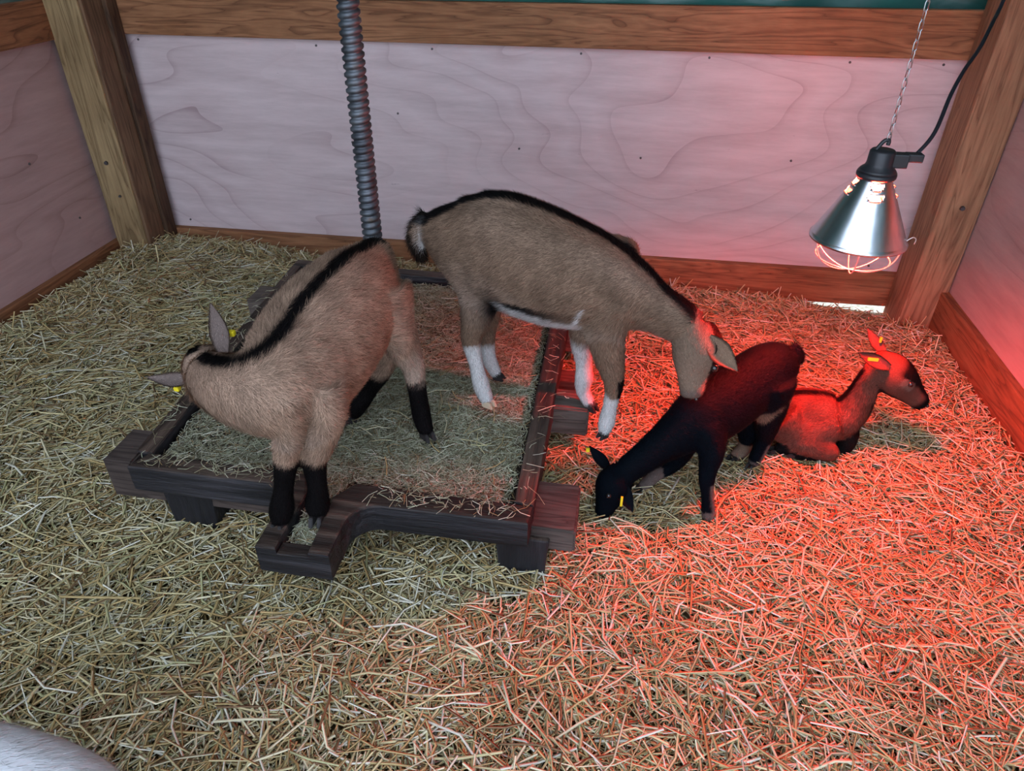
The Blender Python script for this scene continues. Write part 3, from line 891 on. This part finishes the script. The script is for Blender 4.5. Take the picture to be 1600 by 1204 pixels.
    for li, lg in enumerate(spec['legs']):
        p = np.array(lg[-1][:3]); q = np.array(lg[-2][:3]); r = lg[-1][3]
        d = unit(p - q); fw = unit(np.array([d[0], d[1], 0]) + 1e-6)
        if kind == 'lying': fw = unit(p - q)
        sdv = unit(np.cross(fw, (0, 0, 1)))
        bm = bmesh.new()
        for s in (-1, 1):
            c = p + sdv * s * r * 0.48
            pts = []
            for z, k0, k1, ww in ((-0.75, -0.5, 1.55, 0.44), (0.35, -0.75, 0.85, 0.40)):
                for a_, b_ in ((k0, -1), (k1, -0.55), (k1, 0.55), (k0, 1)):
                    pts.append(c + fw * a_ * r * 0.9 + sdv * b_ * ww * r + np.array([0, 0, z * r * 0.9]))
            vv = [bm.verts.new(x) for x in pts]
            for f in ((0, 1, 2, 3), (4, 5, 6, 7), (0, 1, 5, 4), (1, 2, 6, 5), (2, 3, 7, 6), (3, 0, 4, 7)):
                bm.faces.new([vv[i] for i in f])
        bmesh.ops.recalc_face_normals(bm, faces=bm.faces)
        bmesh.ops.bevel(bm, geom=list(bm.edges), offset=0.0015, segments=2, affect='EDGES')
        bm_obj('hoof', bm, M[hoof_mats[li]], g, smooth=False)
    # eyes
    hc = ch[1]
    for s in (-1, 1):
        p = hc['a'] + hc['d'] * hc['L'] * spec.get('eye_at', 0.42) + hc['up'] * hc['hh'] * 0.42 + hc['side'] * s * hc['hw'] * 0.76
        bm = bmesh.new()
        bmesh.ops.create_uvsphere(bm, u_segments=14, v_segments=10, radius=hc['hw'] * spec.get('eye', 0.17), matrix=Matrix.Translation(p))
        bm_obj('eye', bm, M['eye'], g, smooth=True)
        for k_ in (-1,):
            p = hc['a'] + hc['d'] * hc['L'] * 1.0 + hc['up'] * hc['hh'] * (-0.02) + hc['side'] * s * hc['hw'] * 0.22
            bm = bmesh.new()
            bmesh.ops.create_uvsphere(bm, u_segments=10, v_segments=8, radius=hc['hw'] * 0.10, matrix=Matrix.Translation(p))
            bm_obj('nostril', bm, M['eye'], g, smooth=True)
    for tp, ts in spec['tags']:
        x, y, z = tp; a, b_, c_ = (q / 2 for q in ts)
        box('ear_tag', x - a, x + a, y - b_, y + b_, z - c_, z + c_, M['tag'], g, min(a, b_, c_) * 0.5)
    return g
GOATS = {}
GOATS['socks'] = dict(
    trunk=[[-0.4875, 1.62, 0.6411, 0.0148, 0.0176], [-0.4461, 1.615, 0.6372, 0.049, 0.0583], [-0.3825, 1.61, 0.6232, 0.0887, 0.1056], [-0.3013, 1.6, 0.6098, 0.117, 0.1393], [-0.221, 1.59, 0.5907, 0.1211, 0.1441], [-0.1469, 1.58, 0.5713, 0.1187, 0.1413], [-0.0684, 1.575, 0.5532, 0.1078, 0.1284], [-0.0067, 1.57, 0.5368, 0.0925, 0.1101], [0.0464, 1.565, 0.5228, 0.0739, 0.088], [0.0997, 1.555, 0.5053, 0.0526, 0.0626], [0.1499, 1.54, 0.4873, 0.046, 0.0547], [0.1892, 1.525, 0.4685, 0.0421, 0.0501]],
    head=[[0.2041, 1.52, 0.4666], [0.2139, 1.455, 0.3254], 0.056, 0.06],
    legs=[[[-0.3439, 1.56, 0.6028, 0.0882], [-0.325, 1.555, 0.51, 0.0569], [-0.3373, 1.552, 0.434, 0.0394], [-0.35, 1.55, 0.3775, 0.0272], [-0.3384, 1.545, 0.3094, 0.0194], [-0.3221, 1.54, 0.2393, 0.0228], [-0.3045, 1.53, 0.2002, 0.0175]], [[-0.3616, 1.64, 0.567, 0.0842], [-0.3379, 1.66, 0.4441, 0.0551], [-0.337, 1.68, 0.3297, 0.0293], [-0.3335, 1.675, 0.2746, 0.0221], [-0.3232, 1.67, 0.2339, 0.0211], [-0.3029, 1.665, 0.1974, 0.0161]], [[-0.0094, 1.53, 0.5262, 0.0788], [-0.0102, 1.515, 0.4479, 0.0502], [0.0038, 1.51, 0.3816, 0.0382], [0.0212, 1.51, 0.3096, 0.0254], [0.0181, 1.51, 0.2462, 0.019], [0.0131, 1.51, 0.1875, 0.0223], [0.0084, 1.505, 0.1532, 0.0147]], [[-0.0556, 1.63, 0.4715, 0.0672], [-0.0693, 1.64, 0.358, 0.0352], [-0.0625, 1.64, 0.2809, 0.0225], [-0.0584, 1.64, 0.2374, 0.0253], [-0.0586, 1.64, 0.1922, 0.0207], [-0.0328, 1.625, 0.1519, 0.0169]]],
    eye_at=0.5,
    ears=[[[0.2288, 1.475, 0.4715], [0.2947, 1.44, 0.4212], 0.027, [0.3, -1, 0.5]], [[0.244, 1.56, 0.4544], [0.3059, 1.6, 0.3661], 0.024, [1, -0.3, 0.6], 1]],
    bumps=[[[0.0167, 1.6, 0.6226], 0.034], [[-0.0051, 1.605, 0.6246], 0.036], [[-0.3114, 1.6, 0.7214], 0.028], [[-0.361, 1.6, 0.7059], 0.028]],
    tail=[[-0.4711, 1.62, 0.6743, 0.0202], [-0.4907, 1.615, 0.6428, 0.0271], [-0.4958, 1.615, 0.6007, 0.0287], [-0.4843, 1.615, 0.5607, 0.0187]],
    head_up=[0.9, 0.42, 0.15],
    tags=[],
    side=[0, -1, 0],
)
GOATS['blacklegs'] = dict(
    trunk=[[-0.553, 1.5, 0.6371, 0.0242, 0.0269], [-0.5558, 1.47, 0.6193, 0.0506, 0.0562], [-0.5684, 1.42, 0.5865, 0.0894, 0.0993], [-0.585, 1.35, 0.5552, 0.1129, 0.1255], [-0.6068, 1.28, 0.5266, 0.1226, 0.1362], [-0.6258, 1.21, 0.5015, 0.1217, 0.1352], [-0.6367, 1.14, 0.4934, 0.1103, 0.1225], [-0.6554, 1.09, 0.493, 0.0935, 0.1039], [-0.7018, 1.08, 0.488, 0.0751, 0.0834], [-0.7626, 1.1, 0.4831, 0.0626, 0.0695], [-0.8153, 1.13, 0.4827, 0.0521, 0.0578]],
    head=[[-0.8299, 1.14, 0.4922], [-0.8499, 1.26, 0.3722], 0.054, 0.058],
    legs=[[[-0.5596, 1.12, 0.4966, 0.0572], [-0.5542, 1.1, 0.432, 0.0449], [-0.5785, 1.09, 0.3617, 0.034], [-0.5917, 1.085, 0.3171, 0.0264], [-0.5894, 1.075, 0.2578, 0.0214], [-0.5947, 1.07, 0.2094, 0.0273], [-0.5931, 1.055, 0.1895, 0.0189]], [[-0.6111, 1.06, 0.5153, 0.05], [-0.6112, 1.055, 0.4495, 0.036], [-0.6283, 1.05, 0.3781, 0.0266], [-0.6378, 1.05, 0.3326, 0.0245], [-0.6486, 1.04, 0.2708, 0.021], [-0.6608, 1.035, 0.2146, 0.0269], [-0.6631, 1.02, 0.1888, 0.0187]], [[-0.5143, 1.4, 0.5782, 0.0848], [-0.4942, 1.385, 0.4978, 0.0657], [-0.4735, 1.385, 0.4314, 0.0431], [-0.4582, 1.39, 0.3819, 0.0286], [-0.4502, 1.385, 0.3158, 0.0229], [-0.4422, 1.38, 0.2431, 0.0234], [-0.4275, 1.365, 0.2043, 0.0188]], [[-0.5576, 1.47, 0.5237, 0.0821], [-0.5525, 1.47, 0.4098, 0.0646], [-0.5746, 1.47, 0.3191, 0.0437], [-0.6099, 1.47, 0.26, 0.0347], [-0.6378, 1.45, 0.2133, 0.0333], [-0.657, 1.43, 0.1838, 0.0249]]],
    ears=[[[-0.7732, 1.14, 0.5402], [-0.7969, 1.17, 0.6307], 0.021, [0.2, -1, 0.1]], [[-0.8554, 1.12, 0.4719], [-0.9518, 1.12, 0.4689], 0.018, [-0.1, -0.5, 0.8]]],
    tail=[],
    tags=[[[-0.769, 1.17, 0.5657], [0.02, 0.012, 0.012]], [[-0.8891, 1.12, 0.4486], [0.012, 0.012, 0.012]]],
    side=[1, 0.2, 0],
)
GOATS['black'] = dict(
    trunk=[[0.4874, 1.7, 0.3338, 0.0136, 0.0158], [0.4633, 1.695, 0.3158, 0.0451, 0.0525], [0.418, 1.665, 0.2945, 0.0655, 0.0761], [0.356, 1.61, 0.2685, 0.0711, 0.0826], [0.294, 1.55, 0.2497, 0.074, 0.0861], [0.24, 1.5, 0.2338, 0.0678, 0.0788], [0.1951, 1.47, 0.2089, 0.0532, 0.0618], [0.151, 1.445, 0.1805, 0.0408, 0.0474], [0.1073, 1.42, 0.1482, 0.0336, 0.0391], [0.0728, 1.405, 0.1204, 0.0307, 0.0357]],
    head=[[0.0559, 1.4, 0.1102], [0.0163, 1.348, 0.0065], 0.043, 0.047],
    legs=[[[0.259, 1.47, 0.2323, 0.0514], [0.2753, 1.44, 0.1901, 0.0347], [0.2726, 1.42, 0.1447, 0.0242], [0.2727, 1.41, 0.1141, 0.0207], [0.2803, 1.405, 0.0716, 0.0161], [0.291, 1.4, 0.0203, 0.0188], [0.2887, 1.385, 0.0024, 0.0145]], [[0.2279, 1.54, 0.1442, 0.0421], [0.2069, 1.53, 0.0678, 0.025], [0.1782, 1.515, 0.0426, 0.0186], [0.1567, 1.505, 0.0353, 0.0199], [0.131, 1.485, 0.0105, 0.0173], [0.1175, 1.475, 0.007, 0.0134]], [[0.4296, 1.62, 0.2965, 0.0626], [0.4361, 1.62, 0.2064, 0.0472], [0.4393, 1.625, 0.1478, 0.0334], [0.4447, 1.635, 0.0959, 0.0229], [0.438, 1.635, 0.0487, 0.0206], [0.4305, 1.63, 0.0172, 0.0181], [0.4227, 1.62, 0.0114, 0.0127]], [[0.4193, 1.69, 0.2265, 0.0563], [0.4039, 1.68, 0.1355, 0.0411], [0.4111, 1.685, 0.0656, 0.0285], [0.4154, 1.69, 0.0278, 0.0227], [0.3978, 1.675, 0.0066, 0.0199], [0.3806, 1.66, 0.0013, 0.0158]]],
    ears=[[[0.0268, 1.44, 0.0961], [-0.0256, 1.46, 0.1421], 0.016, [0, -1, 0.4]], [[0.0591, 1.365, 0.1093], [0.0984, 1.335, 0.0489], 0.02, [0.3, -1, 0.4]]],
    tail=[[0.4752, 1.7, 0.3616, 0.0092], [0.4992, 1.71, 0.329, 0.0106], [0.5078, 1.71, 0.2965, 0.0069]],
    tags=[[[-0.0276, 1.45, 0.1371], [0.01, 0.008, 0.01]], [[0.0674, 1.33, 0.0842], [0.006, 0.006, 0.03]]],
    side=[0.7, -0.7, 0],
)
GOATS['lying'] = dict(
    trunk=[[0.4415, 1.7678, 0.0594, 0.0304, 0.0321], [0.472, 1.7678, 0.0763, 0.058, 0.0611], [0.5224, 1.7678, 0.0912, 0.0694, 0.073], [0.5804, 1.7678, 0.0985, 0.0728, 0.0767], [0.6334, 1.7678, 0.0968, 0.07, 0.0737], [0.6704, 1.7678, 0.1056, 0.0593, 0.0625], [0.6923, 1.7678, 0.1336, 0.0472, 0.0497], [0.7034, 1.7678, 0.1759, 0.0378, 0.0397], [0.709, 1.7678, 0.2206, 0.0323, 0.0339], [0.7179, 1.7678, 0.2607, 0.0294, 0.0309]],
    head=[[0.7277, 1.7678, 0.281], [0.8723, 1.7581, 0.1789], 0.049, 0.054],
    legs=[[[0.6432, 1.7291, 0.1052, 0.0518], [0.569, 1.6953, 0.066, 0.0425], [0.6037, 1.6857, 0.0484, 0.0344], [0.6411, 1.6808, 0.0359, 0.0249], [0.6116, 1.6857, 0.0148, 0.0156], [0.5632, 1.6857, 0.0123, 0.0144], [0.5432, 1.6857, 0.014, 0.013]], [[0.685, 1.8064, 0.0535, 0.0471], [0.7004, 1.7581, 0.057, 0.029], [0.6942, 1.7388, 0.0144, 0.0214], [0.6372, 1.7291, -0.0036, 0.0133]], [[0.4917, 1.7195, 0.1096, 0.0655], [0.5538, 1.7098, 0.057, 0.0388], [0.5277, 1.705, 0.0227, 0.0242], [0.4959, 1.7002, 0.0133, 0.0146]]],
    ears=[[[0.7311, 1.7968, 0.3055], [0.6892, 1.8354, 0.352], 0.017, [0.5, -1, -0.1]], [[0.7224, 1.7243, 0.3037], [0.6396, 1.7098, 0.3455], 0.019, [0.1, -1, 0.7]]],
    tail=[],
    tags=[[[0.7205, 1.8064, 0.3363], [0.006, 0.006, 0.016]], [[0.674, 1.6953, 0.3369], [0.026, 0.006, 0.008]]],
    side=[0, -1, 0],
)
GOATS['white'] = dict(
    trunk=[[-0.66, 0.16, 0.36, 0.03, 0.03], [-0.70, 0.16, 0.36, 0.085, 0.09], [-0.80, 0.16, 0.345, 0.115, 0.125], [-0.95, 0.16, 0.335, 0.125, 0.14], [-1.1, 0.16, 0.345, 0.115, 0.13], [-1.22, 0.16, 0.37, 0.085, 0.10], [-1.32, 0.16, 0.43, 0.055, 0.07], [-1.38, 0.16, 0.50, 0.05, 0.055]],
    head=[[-1.39, 0.16, 0.53], [-1.54, 0.16, 0.44], 0.055, 0.058],
    legs=[[[-0.76, 0.10, 0.32, 0.07], [-0.74, 0.09, 0.22, 0.04], [-0.72, 0.09, 0.14, 0.025], [-0.74, 0.09, 0.06, 0.02], [-0.75, 0.09, 0.015, 0.018]],
          [[-0.76, 0.22, 0.32, 0.07], [-0.74, 0.23, 0.22, 0.04], [-0.72, 0.23, 0.14, 0.025], [-0.74, 0.23, 0.06, 0.02], [-0.75, 0.23, 0.015, 0.018]],
          [[-1.16, 0.10, 0.32, 0.06], [-1.17, 0.09, 0.22, 0.035], [-1.18, 0.09, 0.14, 0.025], [-1.17, 0.09, 0.06, 0.02], [-1.18, 0.09, 0.015, 0.018]],
          [[-1.16, 0.22, 0.32, 0.06], [-1.17, 0.23, 0.22, 0.035], [-1.18, 0.23, 0.14, 0.025], [-1.17, 0.23, 0.06, 0.02], [-1.18, 0.23, 0.015, 0.018]]],
    ears=[[[-1.40, 0.10, 0.56], [-1.41, 0.0, 0.56], 0.022, [-0.5, 0, 1]], [[-1.40, 0.22, 0.56], [-1.41, 0.32, 0.56], 0.022, [-0.5, 0, 1]]],
    tail=[[-0.65, 0.16, 0.42, 0.014], [-0.62, 0.16, 0.40, 0.016], [-0.61, 0.16, 0.35, 0.010]],
    tags=[], side=[0, -1, 0])
def shift(o, d):
    if isinstance(o[0], list): return [shift(q, d) for q in o]
    return [o[0] + d[0], o[1] + d[1], o[2] + d[2]] + list(o[3:])
_w = GOATS['white']; _d = (0.14, 0.155, 0.0)
for _k in ('trunk', 'legs', 'tail'): _w[_k] = shift(_w[_k], _d)
_w['head'] = [shift(_w['head'][0], _d), shift(_w['head'][1], _d)] + _w['head'][2:]
_w['ears'] = [[shift(e[0], _d), shift(e[1], _d)] + e[2:] for e in _w['ears']]

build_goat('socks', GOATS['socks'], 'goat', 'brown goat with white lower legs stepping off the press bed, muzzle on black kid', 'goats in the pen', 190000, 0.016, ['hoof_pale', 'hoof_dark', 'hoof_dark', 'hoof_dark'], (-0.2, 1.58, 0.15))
build_goat('blacklegs', GOATS['blacklegs'], 'goat', 'brown goat with black lower legs standing on the spout, head turned away', 'goats in the pen', 190000, 0.018, ['hoof_dark'] * 4, (-0.6, 1.2, 0.15))
build_goat('black', GOATS['black'], 'goat', 'black goat kid with yellow ear tags lowering its head to the straw', 'goats in the pen', 100000, 0.011, ['hoof_dark'] * 4, (0.3, 1.55, 0.0))
build_goat('lying', GOATS['lying'], 'goat', 'small brown goat kid with black face lying in the red lamp light', 'goats in the pen', 100000, 0.011, ['hoof_dark'] * 4, (0.6, 1.75, 0.0))
build_goat('white', GOATS['white'], 'goat', 'white furry animal whose back just shows in the bottom left corner', 'goats in the pen', 50000, 0.016, ['hoof_dark'] * 4, (-0.95, 0.16, 0.0))

# ================================================================== litter
def stalks(n, xy, zfun, lmin, lmax, wmin, wmax, tilt, lift, palette, weights, rng, bend=0.10, tint=(0.99, 1.0, 0.95)):
    L = rng.beta(1.6, 2.8, n) * (lmax - lmin) + lmin
    w = rng.uniform(wmin, wmax, n)
    yaw = rng.uniform(0, 2 * np.pi, n)
    pit = rng.normal(0, tilt, n)
    d = np.stack([np.cos(yaw) * np.cos(pit), np.sin(yaw) * np.cos(pit), np.sin(pit)], 1)
    s = np.stack([-np.sin(yaw), np.cos(yaw), np.zeros(n)], 1)
    u = np.cross(d, s); u *= np.sign(u[:, 2])[:, None]
    roll = rng.uniform(0, 2 * np.pi, n)
    z = zfun(xy[:, 0], xy[:, 1]) + lift(rng, n)
    c = np.stack([xy[:, 0], xy[:, 1], z], 1)
    bd = rng.normal(0, bend, n) * L
    bu = rng.normal(0, bend * 0.4, n) * L
    pts = np.stack([c - d * (L / 2)[:, None], c + s * bd[:, None] + u * bu[:, None], c + d * (L / 2)[:, None]], 1)   # n,3,3
    V = np.empty((n, 3, 3, 3))
    for k in range(3):
        a = roll + k * 2 * np.pi / 3
        o = s * (np.cos(a) * w / 2)[:, None] + u * (np.sin(a) * w / 2 * 0.6)[:, None]
        V[:, :, k, :] = pts + o[:, None, :]
    V = V.reshape(-1, 3)
    base = (np.arange(n) * 9)[:, None]
    quads = []
    for i in range(2):
        for k in range(3):
            k2 = (k + 1) % 3
            quads.append([i * 3 + k, i * 3 + k2, (i + 1) * 3 + k2, (i + 1) * 3 + k])
    F = (base[:, :, None] + np.array(quads)[None, :, :]).reshape(-1, 4)
    pal = np.array(palette)[rng.choice(len(palette), n, p=np.array(weights) / sum(weights))]
    pal = pal * rng.uniform(0.78, 1.15, n)[:, None] * np.array(tint)
    C = np.repeat(pal, 9, 0)
    return V, F, np.clip(C, 0, 1)

PAL = [srgb(200, 188, 146), srgb(214, 206, 176), srgb(186, 164, 116), srgb(162, 136, 92), srgb(222, 220, 206), srgb(176, 174, 132), srgb(124, 100, 72)]
WT = [5, 4, 4, 2.2, 1.6, 1.6, 1.2]
rg = np.random.default_rng(21)
parts = []
for (n, l0, l1, w0, w1, tl, z0, zr) in ((70000, 0.03, 0.21, 0.0026, 0.0070, 0.10, -0.030, 0.042), (56000, 0.012, 0.07, 0.0016, 0.0045, 0.10, -0.014, 0.020)):
    x = rg.uniform(XL + 0.04, XR - 0.04, n); y = 0.05 + (YB - 0.09) * rg.random(n) ** 0.85
    V, F, C = stalks(n, np.stack([x, y], 1), ground, l0, l1, w0, w1, tl, lambda r, m: z0 + zr * r.random(m) ** 0.8, PAL, WT, rg)
    keep = V.reshape(n, 9, 3)
    okx = (keep[:, :, 0].min(1) > XL + 0.031) & (keep[:, :, 0].max(1) < XR - 0.031) & (keep[:, :, 1].max(1) < RAILY - 0.002)
    parts.append((keep[okx], C.reshape(n, 9, 3)[okx]))
F9 = F.reshape(-1, 6, 4)[0]
V = np.concatenate([q[0] for q in parts]); C = np.concatenate([q[1] for q in parts]); m = len(V)
F = F9[None] + (np.arange(m) * 9)[:, None, None]
V = V.reshape(-1, 3); C = C.reshape(-1, 3)
tag(from_np('straw_bedding', V, F.reshape(-1, 4), M['straw'], col=C), 'loose yellow straw bedding covering the floor of the pen', 'straw', kind='stuff')

# straw heaped against the walls, some stalks standing up
n = 5200
side = rg.choice(3, n, p=[.42, .36, .22])
x = np.where(side == 0, rg.uniform(XL + .1, 1.0, n), np.where(side == 1, XL + 0.12 + np.abs(rg.normal(0, .09, n)), XR - 0.10 - np.abs(rg.normal(0, .06, n))))
y = np.where(side == 0, RAILY - 0.07 - np.abs(rg.normal(0, .07, n)), rg.uniform(0.6, 2.6, n))
V, F, C = stalks(n, np.stack([x, y], 1), ground, 0.03, 0.16, 0.003, 0.0065, 0.42, lambda r, m: 0.004 + 0.022 * r.random(m), PAL, WT, rg)
keep = V.reshape(n, 9, 3)
okx = (keep[:, :, 0].min(1) > XL + 0.031) & (keep[:, :, 0].max(1) < XR - 0.031) & (keep[:, :, 1].max(1) < RAILY - 0.002)
idx = np.where(okx)[0]; m = len(idx)
V = keep[idx].reshape(-1, 3); C = C.reshape(n, 9, 3)[idx].reshape(-1, 3); F = F.reshape(n, 6, 4)[0][None] + (np.arange(m) * 9)[:, None, None]
tag(from_np('straw_heap', V, F.reshape(-1, 4), M['straw'], col=C), 'upright straw stalks heaped along the foot of the walls', 'straw', kind='stuff')

# fine grey-green hay on the press bed and in the spout
HPAL = [srgb(176, 178, 150), srgb(200, 200, 176), srgb(150, 144, 116), srgb(116, 106, 84), srgb(214, 212, 194), srgb(160, 132, 92)]
HW = [4, 3, 3, 2.5, 1.4, .8]
n = 62000
x = rg.uniform(-1.13, -0.17, n); y = rg.uniform(1.18, 2.27, n)
xl = np.interp(y, [1.19, 2.28], [-1.066, -1.148]); xr = np.interp(y, [1.17, 2.26], [-0.178, -0.199])
den = 0.80 + 0.30 * np.sin(7 * x + 2) * np.cos(6 * y + 1) + 0.25 * (x + .65)
ok = (x > xl + .01) & (x < xr - .01) & (rg.random(n) < den)
xy = np.stack([x[ok], y[ok]], 1)
n1 = 1300
xs2 = np.stack([rg.uniform(-0.64, -0.575, n1), rg.uniform(0.985, 1.2, n1)], 1)
hz = lambda a, b: np.where((b < 1.17), 0.156, 0.158)
n2 = 480
rx = rg.random(n2); which = rg.choice(4, n2, p=[.3, .3, .2, .2])
rl = np.where((which == 0)[:, None], np.stack([-1.08 + 0.40 * rx, 1.145 + 0.04 * rg.random(n2)], 1),
     np.where((which == 1)[:, None], np.stack([-0.50 + 0.36 * rx, 1.118 + 0.045 * rg.random(n2)], 1),
     np.where((which == 2)[:, None], np.stack([-0.155 - 0.012 * rx + 0.02 * rg.normal(size=n2), 1.19 + 1.0 * rx], 1), np.stack([-1.09 - 0.075 * rx + 0.012 * rg.normal(size=n2), 1.2 + 1.0 * rx], 1))))
hz0 = hz
onrail = lambda a, b: (b < 1.186) & ((a < -0.66) | (a > -0.54)) | (a > -0.19) | (a < np.interp(b, [1.19, 2.28], [-1.066, -1.148]))
hz = lambda a, b: np.where(onrail(a, b), 0.1925, hz0(a, b))
xy = np.vstack([xy, xs2, rl]); n = len(xy)
V, F, C = stalks(n, xy, hz, 0.012, 0.085, 0.0010, 0.0024, 0.14, lambda r, m: -0.004 + 0.016 * r.random(m), HPAL, HW, rg, 0.16, (1.0, 1.02, 1.0))
keep = V.reshape(n, 9, 3)
mx = keep[:, :, 0]; my = keep[:, :, 1]
okb = (my.min(1) > 1.19) & (my.max(1) < 2.26) & (mx.min(1) > np.interp(my.mean(1), [1.19, 2.28], [-1.066, -1.148])) & (mx.max(1) < np.interp(my.mean(1), [1.17, 2.26], [-0.178, -0.199]))
oks = (mx.min(1) > -0.645) & (mx.max(1) < -0.57) & (my.min(1) > 0.985) & (my.max(1) < 1.26)
tail_ = np.arange(n) >= n - n2
ext = np.maximum(mx.max(1) - mx.min(1), my.max(1) - my.min(1))
okr = tail_ & (ext < 0.045)
idx = np.where((~tail_ & (okb | oks)) | okr)[0]; m = len(idx)
V = keep[idx].reshape(-1, 3); C = C.reshape(n, 9, 3)[idx].reshape(-1, 3); F = F.reshape(n, 6, 4)[0][None] + (np.arange(m) * 9)[:, None, None]
tag(from_np('hay_litter', V, F.reshape(-1, 4), M['hay'], col=C), 'fine trampled grey green hay on the press bed', 'hay', kind='stuff')
n = 170
xy = np.stack([rg.uniform(-1.0, -0.22, n), rg.uniform(1.22, 2.2, n)], 1)
V, F, C = stalks(n, xy, lambda a, b: a * 0 + 0.178, 0.03, 0.11, 0.0015, 0.0038, 0.06, lambda r, m: 0.004 * r.random(m), PAL, WT, rg)
tag(from_np('loose_straw', V, F, M['straw'], col=C), 'a few loose straws lying on the hay of the press bed', 'straw', kind='stuff')
